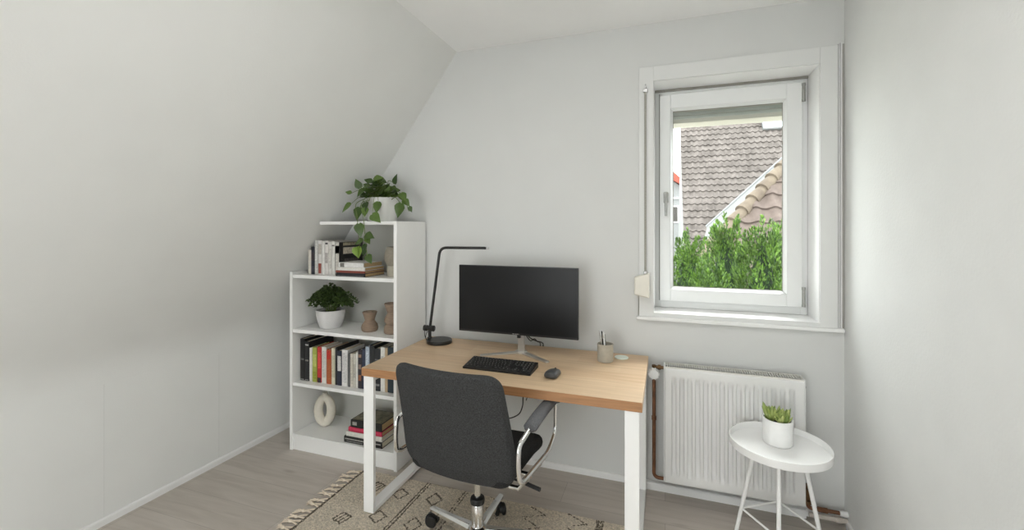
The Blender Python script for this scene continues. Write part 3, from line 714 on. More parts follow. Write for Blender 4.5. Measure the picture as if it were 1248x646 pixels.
for a, reach, hgt in stems:
    ca, sa = math.cos(a), math.sin(a)*.72
    if sa > 0: sa *= .75
    path = smooth_path([(ca*.03, sa*.03, .10), (ca*reach*.45, sa*reach*.45, .125+hgt*1.0), (ca*reach*.8, sa*reach*.8, .12+hgt*1.05), (ca*reach, sa*reach, .108+hgt*.72)], 6)
    stm.tube(path, .0011, 4)
    for j, p in enumerate(path[3:]):
        for sgn in (-1, 1, 1):
            dd = Vector((ca*.4+rnd.uniform(-.9,.9), sa*.4-.2+rnd.uniform(-.8,.6), rnd.uniform(-.3,.8))).normalized(); L = rnd.uniform(.014,.021)
            leaf(lf, p, p+dd*L, (rnd.uniform(-.4,.4),-.6,1), L*.68, M['smallleaf'], False, .2, .1)
obj('leaves', lf, None, pb, smooth=60); obj('stems', stm, M['stem'], pb, smooth=0)

# ------------------------------------------------------------------ desk
dk = thing('desk', 'desk with light oak top on white flat steel frames', 'desk', (-1.45, 1.845, 0))
DW, DD, DZ = 1.363, .690, .745
top = obj('tabletop', MB().box(0,DW,.001,DD,DZ-.041,DZ), M['oak'], dk, smooth=0, bevel=.002)
obj('front_edge_shade', MB().box(.001,DW-.001,-.0005,.0009,DZ-.0405,DZ-.0015), M['oak_edge_shade'], top, smooth=0)  # thin strip that carries the painted front-edge shade
for x0, zb in ((.010, .017), (DW-.070, 0.)):
    lg = obj('leg_frame', MB().box(x0,x0+.058,.004,.024,zb,DZ-.0415).box(x0,x0+.058,DD-.030,DD-.010,zb,DZ-.0415)
        .box(x0,x0+.058,.024,DD-.030,zb,zb+.020).box(x0,x0+.058,.024,DD-.030,DZ-.062,DZ-.0415), M['metal_white'], dk, smooth=0, bevel=.0015)
obj('crossbar', MB().box(.068,DW-.070,DD*.62,DD*.62+.03,DZ-.062,DZ-.0415), M['metal_white'], dk, smooth=0)

# desk lamp
la = thing('desk_lamp', 'black desk lamp with round base and long bent arm at the left of the desk', 'desk lamp', (-1.312, 2.405, DZ))
obj('base', MB().lathe([(.001,0), (.074,0), (.078,.003), (.078,.017), (.075,.021), (.001,.0215)], n=48), M['lamp_black'], la)
obj('stem', MB().tube([(-.068,0,.018), (-.068,0,.070)], .0105, 14).box(-.078,-.058,-.012,.012,.018,.030), M['lamp_black'], la)
obj('joint', MB().lathe([(.014,-.036), (.0185,-.034), (.0185,-.012), (.015,-.010), (.015,.010), (.0185,.012), (.0185,.034), (.014,.036)], (-.072,0,.084), 28, axis='x'), M['lamp_black'], la)
arm = fillet([(-.066,0,.092), (.004,0,.585), (.3,0,.587)], .045, 10)
obj('arm', MB().tube(arm, .0085, 14), M['lamp_black'], la)
obj('lamp_head', MB().box(.10,.312,-.010,.010,.579,.594), M['lamp_black'], la, smooth=0, bevel=.004)
obj('end_cap', MB().box(.3125,.326,-.008,.008,.581,.593), M['steel'], la, smooth=0, bevel=.002)
obj('cable', MB().tube(smooth_path([(-.098,.0,.080), (-.108,.004,.052), (-.100,.006,.018), (-.085,.012,.004)], 6), .0022, 8).tube(smooth_path([(-.070,-.008,.070), (-.086,-.006,.055), (-.096,-.002,.03), (-.094,.004,.008)], 6), .0018, 8), M['black'], la)

# monitor
mo = thing('monitor', 'wide black computer monitor on a silver V-shaped stand', 'monitor', (-.770, 2.352, DZ))
X0, X1, Z0, Z1 = -1.137+.770, -.435+.770, .853-DZ, 1.237-DZ
obj('housing', MB().box(X0,X1,-.034,-.016,Z0,Z1).box(X0+.12,X1-.12,-.016,.016,Z0+.04,Z1-.12), M['bezel'], mo, smooth=0, bevel=.003)
scr = obj('screen', MB().box(X0+.004,X1-.004,-.0350,-.0338,Z0+.012,Z1-.004), M['screen'], mo, smooth=0)
mb = MB()
for k, wv in enumerate((.006,.004,.006,.005,.003)): mb.box(-.026+k*.0085-.01,-.026+k*.0085+wv-.01,-.0347,-.0338,Z0+.004,Z0+.0085)
obj('maker_mark', mb, M['silver'], mo, smooth=0)
nk = MB().prism([(-.018,.0), (.022,.0), (.020,.20), (-.016,.20)], 'y', .0, .020)
for i, vtx in enumerate(nk.v):
    x, y, z = vtx; nk.v[i] = (x, y+.0-.0*z, z+.010)
obj('neck', nk, M['silver'], mo, smooth=0, bevel=.004)
obj('hinge_block', MB().box(-.016,.002,-.014,.004,Z0-.02,Z0+.03), M['black'], mo, smooth=0)
mb = MB()
for sx in (-1, 1):
    a = Vector((0,.012,0)); b = Vector((.19*sx,-.125,0)); d = (b-a).normalized(); s2 = Vector((-d.y,d.x,0))
    q = [a-s2*.020, b-s2*.012, b+d*.004, b+s2*.012, a+s2*.020]
    mb.prism([(p.x,p.y) for p in q], 'z', .0005, .0085+.0003*sx)
mb.lathe([(.034,.0005), (.034,.0115)], (0,.010,0), 24)
obj('stand_base', mb, M['silver'], mo, smooth=0, bevel=.0015)

tag(obj('cable', MB().tube(smooth_path([(-.752,2.378,.86), (-.735,2.43,.815), (-.708,2.47,.790), (-.690,2.52,.770), (-.694,2.556,.735), (-.72,2.553,.62), (-.772,2.53,.54), (-.802,2.51,.45), (-.806,2.50,.385), (-.830,2.49,.335), (-.90,2.47,.31), (-1.0,2.45,.33), (-1.10,2.44,.42)], 8), .0034, 8)
        .tube(smooth_path([(-.745,2.378,.842), (-.735,2.43,.800), (-.722,2.47,.802), (-.715,2.50,.780), (-.71,2.552,.745), (-.74,2.556,.60), (-.80,2.555,.40)], 8), .0028, 8), M['black']),
    'black cables running from the monitor down behind the desk', 'cable')

# keyboard
kb = thing('keyboard', 'black full size keyboard in front of the monitor', 'keyboard', (-.784, 2.002, DZ))
KW, KD = .356, .140; sl_ = math.atan2(.016, KD)
def kz(y): return .010+y*math.tan(sl_)
mb = MB().prism([(0,.0), (0,.010), (KD,kz(KD)), (KD,.0)], 'x', -KW/2, KW/2)
obj('case', mb, M['black'], kb, smooth=0, bevel=.002)
rows = 6; ux = (KW-.016)/20.5; uy = (KD-.018)/rows; kme = {}
def keymesh(wk):
    k_ = round(wk, 4)
    if k_ not in kme:
        g = .0009; mbk = MB(); hx = wk/2-g; hy = uy/2-g
        vs = [(-hx,-hy,0),(hx,-hy,0),(hx,hy,0),(-hx,hy,0),(-hx*.86,-hy*.80,.0042),(hx*.86,-hy*.80,.0042),(hx*.86,hy*.86,.0042),(-hx*.86,hy*.86,.0042)]
        mbk.add(vs, [(4,5,6,7),(0,1,5,4),(1,2,6,5),(2,3,7,6),(3,0,4,7)], M['key'])
        mbk.box(-.0022,.0016,.0002,.0042,.0043,.0045, M['legend'])
        o = obj('key', mbk, None, kb, smooth=0); kme[k_] = o; return o
    c = kme[k_].copy(); COL.objects.link(c); c.parent = kb; return c
for r in range(rows):
    y = .009+uy*(r+.5)
    if r == 0: ks = [1.3,1.2,1.3,5.8,1.3,1.2,1.3,1.3]+[-.3,1,1,1]+[-.25,1.9,1]
    elif r == 5: ks = [1,-.6,1,1,1,1,-.35,1,1,1,1,-.35,1,1,1,1]+[-.4,1,1,1]+[-.25,1,1,1]
    elif r == 1: ks = [2.1]+[1]*10+[2.6]+[-1.3,1,-1]+[-.25,1,1,1]
    else: ks = [{2:1.7,3:1.5,4:1.}[r]]+[1]*11+[{2:2.,3:2.2,4:2.7}[r]]+([-.3,1,1,1] if r > 2 else [-3.3])+[-.25,1,1,1]
    tot = sum(abs(k) for k in ks); u = (KW-.016)/tot; x = -KW/2+.008
    for k in ks:
        if k > 0:
            o = keymesh(k*u); o.location = (x+k*u/2, y, kz(y)+.0002); o.rotation_euler = (sl_, 0, 0)
        x += abs(k)*u
# mouse
ms = thing('mouse', 'dark graphite computer mouse right of the keyboard', 'computer mouse', (-.503, 2.035, DZ), R(-8))
def mfn(a, b, t):
    q = b/.052; hh = .034*(1-.30*q*q-.12*q)*max(.0,1-.35*(a/.034)**2)
    return (a*(1-.10*q), b, .002+(t+.5)*hh)
obj('body', MB().pillow(rrect(.031,.030,-.052,.052,.028,8,3), 1., mfn, .012), M['mouse'], ms, smooth=80)
obj('wheel', MB().lathe([(.007,-.003), (.009,-.002), (.009,.002), (.007,.003)], (0,.028,.0255), 18, axis='x'), M['black'], ms)
# pen cup, pens, disc
cu = tag(obj('pen_cup', MB().lathe([(.001,0), (.038,0), (.041,.003), (.0415,.092), (.040,.094), (.0375,.092), (.037,.006), (.001,.005)], n=44, m=M['cup']), None, loc=(-.300, 2.362, DZ)),
         'stone grey pen cup near the right end of the desk', 'pen cup')
def pen(x, y, tx, ty, L, r, m, m2, label):
    root = thing('pen', label, 'pen', (-.300+x, 2.362+y, DZ+.0062), 0, 'pens in the desk cup')
    d = Vector((tx,ty,1)).normalized()
    obj('barrel', MB().tube([d*.0+Vector((0,0,.001)), d*.012, d*(L-.03)], [r*.4, r, r], 10), m, root)
    obj('cap', MB().tube([d*(L-.0299), d*(L-.004), d*L], [r*1.12, r*1.12, r*.6], 10).tube([d*(L-.004)+Vector((-r*1.4,-r*1.0,0)), d*(L-.034)+Vector((-r*1.4,-r*1.0,0))], r*.3, 6), m2, root)
pen(-.010, -.006, -.10, -.01, .158, .0042, M['silver'], M['steel'], 'silver pen leaning furthest left in the desk cup')
pen(-.004, .012, -.12, -.02, .150, .0045, M['black'], M['black'], 'black pen leaning behind the silver pen in the desk cup')
pen(.004, -.014, -.07, -.02, .150, .0042, M['pot_white'], M['silver'], 'white pen standing upright in front in the desk cup')
pen(.002, .014, -.05, .03, .132, .0040, M['black'], M['hinge'], 'short dark pen at the right of the pens in the desk cup')
tag(obj('charging_disc', MB().lathe([(.001,0), (.035,0), (.037,.002), (.037,.005), (.035,.0065), (.001,.0065)], n=40), M['mint'], loc=(-.224, 2.447, DZ)), 'pale round disc lying behind the pen cup', 'disc')

# ------------------------------------------------------------------ office chair
ch = thing('office_chair', 'grey upholstered swivel chair with chrome arms pushed toward the desk', 'office chair', (-.787, 1.790, .014), R(-5.5))
ZO = -.014
def backfn(a, b, t):
    # a across, b height above floor, t through (negative = rear face)
    q = (b-.425)/.48
    y = -.185-.085*q-.030*q*q+.040*(a/.24)**2+.05*max(0,.16-q)**1.4*4
    return (a, y+t, b+ZO)
bk = obj('backrest', MB().pillow(rrect(.268,.240,.425,.905,(.12,.12,.062,.062),10,8), .050, backfn, .022, domeB=.010), M['fabric'], ch, smooth=80)
def seatfn(a, b, t):
    q = max(0, (b-.10)/.14)
    return (a, b, .455+t-.020*q*q+.012*(a/.24)**2+ZO)
obj('seat', MB().pillow(rrect(.238,.232,-.185,.255,(.05,.05,.07,.07),8,6), .066, seatfn, .028, domeB=.006), M['seat_fabric'], ch, smooth=80)
obj('seat_mechanism', MB().box(-.09,.09,-.11,.11,.385+ZO,.410+ZO).box(-.05,.05,-.08,.10,.365+ZO,.386+ZO), M['black'], ch, smooth=0, bevel=.006)
lv = obj('tilt_lever', MB().tube([(.08,-.02,.400+ZO), (.24,-.045,.403+ZO), (.315,-.058,.400+ZO)], [.005,.005,.007], 10, m=M['black']).tube([(.255,-.048,.403+ZO), (.320,-.059,.400+ZO)], .0085, 10, m=M['black']), None, ch)
for s_ in (-1, 1):
    loop = [(.292,-.165,.480), (.292,.115,.466), (.294,.205,.52), (.297,.200,.652), (.294,.165,.676), (.290,.02,.668), (.288,-.085,.652), (.288,-.140,.640), (.288,-.195,.632), (.288,-.203,.56), (.290,-.195,.495)]
    P3 = [Vector((s_*x, y, z+ZO)) for x, y, z in loop]
    N_ = len(P3); pts = []
    for i in range(N_):
        p0, p1, p2 = P3[i-1], P3[i], P3[(i+1)%N_]
        a = p0-p1; b = p2-p1; d = min(.035, a.length*.45, b.length*.45)
        pa = p1+a.normalized()*d; pb = p1+b.normalized()*d
        for k in range(6):
            t = k/5; pts.append(pa*(1-t)**2+p1*2*t*(1-t)+pb*t*t)
    ar = obj('armrest', MB().tube(pts, .0115, 14, closed=True, up=(1,0,.01), flat=.75), M['chrome'], ch, smooth=80)
    pad = [(.297,.200,.668), (.295,.165,.680), (.292,.08,.676), (.290,.0,.668), (.288,-.095,.652)]
    obj('arm_pad', MB().tube(smooth_path([(s_*x,y,z+ZO) for x,y,z in pad], 6), [.020]+[.029]*23+[.022], 18, up=(0,0,1), flat=.62), M['pad_fabric_lit'], ar, smooth=80)
    obj('arm_bracket', MB().tube([(s_*.10,.02,.400+ZO), (s_*.240,.02,.402+ZO), (s_*.287,.03,.458+ZO)], .010, 10).tube([(s_*.10,-.09,.400+ZO), (s_*.240,-.09,.402+ZO), (s_*.288,-.09,.464+ZO)], .010, 10), M['chrome'], ar, smooth=80)
obj('gas_column', MB().lathe([(.0255,.085), (.0265,.09), (.0265,.214), (.024,.218), (.014,.220), (.0135,.37)], n=28), M['chrome'], ch)
obj('collar', MB().lathe([(.024,.214), (.031,.218), (.033,.232), (.030,.242), (.018,.245)], n=28), M['black'], ch)
ba = obj('star_base', MB().lathe([(.034,.062), (.044,.066), (.046,.092), (.040,.112), (.030,.118)], n=28), M['chrome'], ch)
caster_src = None
for k in range(5):
    a = R(95.5+72*k-0); ca, sa = math.cos(a), math.sin(a)
    mb = MB()
    secs = [(.030,.022,.066,.112),(.12,.019,.068,.104),(.22,.0165,.069,.096),(.292,.014,.070,.090),(.300,.010,.072,.086)]
    vs = []
    for rr_, w_, z0, z1 in secs:
        for x, z in ((-w_,z0),(w_,z0),(w_,z0+(z1-z0)*.65),(w_*.55,z1),(-w_*.55,z1),(-w_,z0+(z1-z0)*.65)):
            vs.append((rr_*ca-x*sa, rr_*sa+x*ca, z))
    fs = [tuple(range(6))[::-1], tuple(range(24,30))]+[(i*6+j, i*6+(j+1)%6, (i+1)*6+(j+1)%6, (i+1)*6+j) for i in range(4) for j in range(6)]
    mb.add(vs, fs); obj('base_arm', mb, M['chrome'], ba, smooth=30, bevel=.002)
    # twin-wheel caster with hood
    cx_, cy_ = .276*ca, .276*sa; sw = a+R((215, 20, 140, 60, -100)[k]); u = Vector((math.cos(sw),math.sin(sw),0)); wv = Vector((-u.y,u.x,0))
    mb = MB()
    for s_ in (-1, 1):
        ring = [(.010,.010),(.026,.010),(.0285,.013),(.0285,.021),(.024,.026),(.006,.027)]
        n = 20; vs = []
        for rr_, o_ in ring:
            for q in range(n):
                b = 2*math.pi*q/n
                vs.append(Vector((cx_,cy_,.0287))+u*(.012+rr_*math.cos(b))+Vector((0,0,rr_*math.sin(b)))+wv*(s_*o_))
        fs = [tuple(range(n)), tuple(range(5*n,6*n))]+[(i*n+q, i*n+(q+1)%n, (i+1)*n+(q+1)%n, (i+1)*n+q) for i in range(5) for q in range(n)]
        mb.add(vs, fs)
    vs = []; n = 12
    for s_ in (-1, 1):
        for q in range(n+1):
            b = math.pi*q/n; vs.append(Vector((cx_,cy_,.030))+u*(.012+.033*math.cos(b))+Vector((0,0,.033*math.sin(b)))+wv*(s_*.0095))
    fs = [tuple(range(n+1)), tuple(range(n+1,2*n+2))]+[(q,q+1,q+n+2,q+n+1) for q in range(n)]+[(0,n,2*n+1,n+1)]
    mb.add(vs, fs)
    mb.tube([Vector((cx_,cy_,.055)), Vector((cx_,cy_,.072))], .008, 10)
    obj('caster', mb, M['black'], ch, smooth=40)

# ------------------------------------------------------------------ side table with succulent
tb = thing('side_table', 'round white tray-top side table with four thin legs by the radiator', 'side table', (.478, 2.237, 0))
TZ = .472
obj('tray', MB().lathe([(.001,TZ-.006), (.190,TZ-.006), (.1975,TZ-.002), (.1985,TZ+.028), (.1985,TZ+.0305), (.1955,TZ+.0305), (.1950,TZ+.003), (.191,TZ), (.001,TZ)], n=72), M['metal_white'], tb, smooth=40)
away = math.atan2(2.237, .478)
nodes = []
for k in range(4):
    a = away+k*math.pi/2; ca, sa = math.cos(a), math.sin(a)
    zt = TZ-.006
    obj('leg', MB().tube([(.090*ca,.090*sa,zt-.0005), (.176*ca,.176*sa,.006), (.178*ca,.178*sa,.0)], [.0085,.0085,.0075], 14), M['metal_white'], tb)
    f = (zt-.155)/zt; rr_ = .090+.086*f; nodes.append((rr_*ca, rr_*sa, .155))
for k in range(4): obj('stretcher', MB().tube([nodes[k], nodes[(k+1)%4]], .0048, 10), M['metal_white'], tb)
sc = thing('potted_succulent', 'light green succulent in a white cylinder pot on the side table', 'potted plant', (.484, 2.284, TZ))
obj('pot', MB().lathe([(.001,0), (.054,0), (.0565,.003), (.0575,.006), (.0605,.008), (.0605,.112), (.0595,.114), (.055,.114), (.0545,.096), (.001,.095)], n=52), M['pot_white'], sc)
obj('soil', MB().lathe([(.001,.102), (.054,.100), (.054,.0955), (.001,.0955)], n=26), M['soil'], sc)
rnd = random.Random(21); mb = MB()
def succ(base, d, L, wv):
    b = Vector(base); d = Vector(d).normalized(); u = Vector((0,0,1)) if abs(d.z) < .95 else Vector((0,1,0)); s = d.cross(u).normalized(); u = s.cross(d)
    prof = [(0,.45),(.2,.8),(.45,1.),(.7,.85),(.88,.5),(1.,.06)]; n = 8; vs = []
    for q, r_ in prof:
        for k in range(n):
            a = 2*math.pi*k/n; vs.append(b+d*(q*L)+s*(wv/2*r_*math.cos(a))+u*(wv/2*.5*r_*math.sin(a)+.1*L*q*q))
    fs = [tuple(range(n))]+[(i*n+k, i*n+(k+1)%n, (i+1)*n+(k+1)%n, (i+1)*n+k) for i in range(5) for k in range(n)]
    mb.add(vs, fs+[tuple(range(5*n,6*n))])
for cx_, cy_, n_, sc_ in ((0,0,11,1.),(-.026,-.004,8,.95),(.026,.004,8,.85),(.004,-.026,8,.8),(-.004,.026,7,.9),(.022,-.022,6,.7),(-.024,.02,6,1.),(.03,.022,5,.75)):
    for k in range(n_):
        a = 2.4*k+rnd.uniform(-.3,.3); tl = .25+.65*(k/n_)
        succ((cx_+.006*math.cos(a), cy_+.006*math.sin(a), .100), (math.cos(a)*tl, math.sin(a)*tl, 1.), rnd.uniform(.052,.068)*sc_, rnd.uniform(.015,.020))
succ((-.040,.0,.102), (-.25,-.1,1), .082, .020); succ((.036,.012,.102), (.4,0,1), .062, .018); succ((-.034,.012,.1), (-.5,.1,.8), .062, .016)
obj('leaves', mb, M['succulent'], sc, smooth=60)

# ------------------------------------------------------------------ rug
ru = thing('rug', 'cream shaggy rug with dark diamond pattern and tasselled end under the desk', 'rug', (-1.70, .95, 0))
RWd, RDp, CE = 1.53, 1.24, .0043
nx, ny = int(RWd/CE), int(RDp/CE)
dark = set()
def stroke(p, q, wd=.0026, jit=.0014, skip=.30):
    p = Vector(p); q = Vector(q); L = (q-p).length; k = int(L/.0022)+1
    for i in range(k+1):
        if random.random() < skip: continue
        c = p.lerp(q, i/k); c = c+Vector((random.gauss(0,jit), random.gauss(0,jit)))
        for ddx in (-wd/2, wd/2):
            for ddy in (-wd/2, wd/2):
                dark.add((int((c.x+ddx+1.70)/CE), int((c.y+ddy-.95)/CE)))
def diamond(cx, cy, w_, h_, rot=0, hatch=0):
    c, s = math.cos(rot), math.sin(rot)
    pts = [(cx+x*c-y*s, cy+x*s+y*c) for x, y in ((-w_/2,0),(0,h_/2),(w_/2,0),(0,-h_/2))]
    for i in range(4): stroke(pts[i], pts[(i+1)%4])
    for k in range(hatch):
        f = (k+1)/(hatch+1); a = Vector(pts[0]).lerp(Vector(pts[3]), f); b = Vector(pts[1]).lerp(Vector(pts[2]), f); stroke(a, b)
for k in range(2): stroke((-1.688+.007*k, .95), (-1.692+.007*k, 2.19), .006, .0022, .35)
for cy_ in (1.22, 1.50, 1.78, 2.06):
    diamond(-1.515, cy_, .09, .085, .5, 2 if int(cy_*100)%56 else 1)
for cy_ in (1.26, 1.44, 1.64, 1.846, 2.042): diamond(-1.353, cy_, .085, .095, .35)
for x in (-1.268, -1.252): stroke((x-.014,.95), (x+.006,2.19))
for cy_ in (1.22, 1.43, 1.64, 1.850, 2.060): diamond(-1.155, cy_, .085, .105, .3)
for x in (-1.035, -1.018): stroke((x-.01,.95), (x+.004,2.19), skip=.68)
for j in range(3):                                   # fine zigzag field at the right half
    for i in range(12):
        y = .98+i*.10; x = -.88+j*.21
        stroke((x,y), (x+.10,y+.05), skip=.74); stroke((x+.10,y+.05), (x,y+.10), skip=.74)
for x in (-.315, -.296): stroke((x,.95), (x+.006,2.19), .006, .003, .3)
vs = []; fs = []; mi = []
for j in range(ny+1):
    for i in range(nx+1):
        x = i*CE; y = j*CE
        e_ = min(x, RWd-x, y, RDp-y); hgt = .0125*min(1, (e_+.003)/.012)
        nz = noise.noise((x*95, y*95, 0))*.0030+noise.noise((x*38, y*38, 3))*.0022
        wob = .006*noise.noise((x*6, y*6, 9))*(1 if e_ < .01 else 0)
        vs.append((x+wob+noise.noise((x*70,y*70,5))*.002, y+wob+noise.noise((x*70,y*70,7))*.002, max(.002, hgt+nz*min(1,e_/.01))))
for j in range(ny):
    for i in range(nx):
        a = j*(nx+1)+i; fs.append((a,a+1,a+nx+2,a+nx+1)); mi.append(1 if (i,j) in dark else 0)
mb = MB(); mb.slot(M['rug']); mb.slot(M['rug_dark']); mb.v = vs; mb.f = fs; mb.m = mi
obj('pile', mb, None, ru, smooth=180)
tas = []
rnd = random.Random(3)
def tassel_mb(seed):
    rg = random.Random(seed); mb = MB()
    mb.tube(smooth_path([(.004,0,.006), (-.018,.002,.0085), (-.036,0,.008)], 4), [.0045]*4+[.004]*4+[.005], 7)
    mb.tube(smooth_path([(.004,.024,.006), (-.016,.013,.0085), (-.036,.002,.009)], 4), [.004]*8+[.005], 7)
    mb.ball((-.040,.001,.009), .009, .009, .008, 10, 6)
    for k in range(11):
        a = rg.uniform(-.55,.55); L = rg.uniform(.026,.046)
        mb.tube([(-.043, .001+a*.006, .009), (-.043-L*.5*math.cos(a), L*.5*math.sin(a)+.001, .008), (-.043-L*math.cos(a), L*math.sin(a)*1.1+.001, .0032)], [.0032,.0028,.0014], 5)
    return mb
protos = []
for k in range(26):
    y = .02+k*.0470
    if k < 4: o = obj('tassel', tassel_mb(k), M['tassel'], ru, smooth=60); protos.append(o)
    else: o = protos[k%4].copy(); COL.objects.link(o); o.parent = ru
    o.location = (rnd.uniform(-.002,.002), y, 0); o.rotation_euler = (0,0,rnd.uniform(-.22,.22))
    s_ = rnd.uniform(.92,1.12); o.scale = (s_,s_,1)
for k in range(26):
    y = .02+k*.0470
    o = protos[k%4].copy(); COL.objects.link(o); o.parent = ru
    o.location = (RWd, y+.01, 0); o.rotation_euler = (0,0,math.pi+rnd.uniform(-.22,.22))

# ------------------------------------------------------------------ outside
struct('ground', MB().box(-40, 60, WO+.6, 80, -3.2, -3.0), M['ground'], smooth=0)
def tiled(mb, org, ux, uv, W_, L_, tw, tl, amp, step, m, sx=6, sy=3, keep=None):
    """pantiled slope: org lower-left, ux along the eave, uv up the slope"""
    ux = Vector(ux).normalized(); uv = Vector(uv).normalized(); nn = ux.cross(uv).normalized(); org = Vector(org)
    ncol = int(W_/tw); nrow = int(L_/tl)
    for r in range(nrow):
        nv = ncol*sx+1
        vs = []
        for j in range(2):
            for i in range(nv):
                u = i*tw/sx; ph = (i % sx)/sx
                hgt = amp*(.5+.5*math.cos(2*math.pi*ph))**1.5+(step if j == 0 else 0)
                vs.append(org+ux*u+uv*(r*tl+j*(tl+.01))+nn*hgt)
        for i in range(nv):
            vs.append(org+ux*(i*tw/sx)+uv*(r*tl)+nn*(-.005))
        fs = []
        for i in range(nv-1):
            c = (vs[i]+vs[nv+i+1])/2
            if keep and not keep(c): continue
            fs.append((i,i+1,nv+i+1,nv+i)); fs.append((2*nv+i,2*nv+i+1,i+1,i))
        mb.add(vs, fs, m)
# far house: long tiled roof
fh = thing('tiled_house', 'house beyond the garden with a large weathered tiled roof', 'house', (.63, 16., -3.))
O = Vector((.63,16.,-3.))
Y0, Y1, z0, z1 = 15.4, 20.0, -.15, 5.76; Lr = math.hypot(Y1-Y0, z1-z0)
mb = MB(); tiled(mb, Vector((.60,Y0,z0))-O, (1,0,0), (0,Y1-Y0,z1-z0), 9.4, Lr, .205, .31, .060, .045, M['tile_far'])
obj('tiled_roof', mb, None, fh, smooth=50)
mb = MB(); mb.prism([(Y0,z0-.05),(Y1,z1-.05),(2*Y1-Y0,z0-.05)], 'x', .62, 9.9); mb.v = [tuple(Vector(v)-O) for v in mb.v]
obj('gable_block', mb, M['render'], fh, smooth=0)
obj('wall', MB().box(.1,9.2,0,8.2,0,2.88), M['render'], fh, smooth=0)
mb = MB()
for k in range(26): mb.tube([(-.02+k*.36,Y1-O.y,z1+.05-O.z), (.36+k*.36,Y1-O.y,z1+.07-O.z)], [.10,.12], 10)
obj('ridge_tiles', mb, M['terracotta'], fh)
d_ = Vector((0,Y1-Y0,z1-z0)).normalized(); nn = Vector((1,0,0)).cross(d_)
def onroof(x, s, lift): p = Vector((x,Y0,z0))+d_*s+nn*lift-O; return p
def roofbox(mb, x0, x1, s0, s1, l0, l1):
    vs = [onroof(x,s,l) for l in (l0,l1) for x, s in ((x0,s0),(x1,s0),(x1,s1),(x0,s1))]
    mb.add(vs, [(0,3,2,1),(4,5,6,7),(0,1,5,4),(1,2,6,5),(2,3,7,6),(3,0,4,7)])
rw = MB(); roofbox(rw, 3.62, 5.3, Lr-.66, Lr-.05, .04, .14); rwf = obj('roof_window', rw, M['zinc_dark'], fh, smooth=0)
rg = MB(); roofbox(rg, 3.66, 5.25, Lr-.58, Lr-.08, .14, .16); obj('pane', rg, M['roof_window'], rwf, smooth=0)
# near outbuilding with hipped roof
nh = thing('hipped_house', 'nearer house with brown hipped roof, pale ridge tiles and zinc flashing', 'house', (1.113, 8.5, -3.))
O = Vector((1.113,8.5,-3.)); PT = 1.07
def fz(y): return 1.536+(y-8.5)*PT
mb = MB()
Ya = 6.6; tiled(mb, Vector((-.9,Ya,fz(Ya)))-O, (1,0,0), (0,1,PT), 7.5, 3.6*math.hypot(1,PT), .30, .345, .055, .04, M['tile_near'], sx=8,
                keep=lambda c: (c.x) > (c.y)+.02)
obj('tiled_roof', mb, None, nh, smooth=50)
hipA = Vector((1.113-.6, 7.9, fz(7.9))); hipB = Vector((1.113+1.7, 10.2, fz(10.2)))
F1 = Vector((1.156,12.9,1.58)); F2 = Vector((2.467,11.3,2.98)); fd = (F2-F1)
F1e = F1-fd*.06; F2e = F2+fd*.10
dn_ = Vector((0,0,-.01))
mb = MB().add([hipA+dn_-O, hipB+dn_-O, F2e-O, F1e-O], [(0,1,2,3)]); obj('lead_slope', mb, M['zinc_dark'], nh, smooth=0)
obj('flashing', MB().tube([F1e-O, F2e-O], .050, 8), M['zinc'], nh)
mb = MB(); n = 12; dv = (hipB-hipA)/n
for k in range(n):
    a = hipA+dv*k-O; b = hipA+dv*(k+1.08)-O; mb.tube([a+Vector((0,0,.03)), b+Vector((0,0,.005))], [.125,.095], 12)
obj('ridge_tiles', mb, M['tile_ridge'], nh)
obj('wall', MB().box(.4,5.0,-1.4,3.2,0,2.35), M['render'], nh, smooth=0)
# white neighbour house at far left of the view
wh = thing('white_house', 'small white house with red roof glimpsed at the left of the view', 'house', (-.9, 26., -3.))
obj('wall', MB().prism([(-4,0),(1.72,0),(1.72,6.75),(1.1,7.25),(-4,7.25)], 'y', 0, 5), M['render'], wh, smooth=0)
wn = obj('window', MB().box(1.20,1.62,-.05,.05,4.75,5.70), M['trim'], wh, smooth=0)
obj('pane', MB().box(1.27,1.55,-.07,-.05,4.82,5.63), M['dark'], wn, smooth=0)
obj('roof', MB().prism([(-4.2,7.25),(1.05,7.25),(1.95,6.7),(1.95,6.95),(1.35,7.55),(.9,8.0),(-4.2,8.0)], 'y', -.3, 5.3), M['terracotta'], wh, smooth=0)
obj('cornice', MB().box(-4,1.78,-.08,0,6.08,6.16), M['trim'], wh, smooth=0)

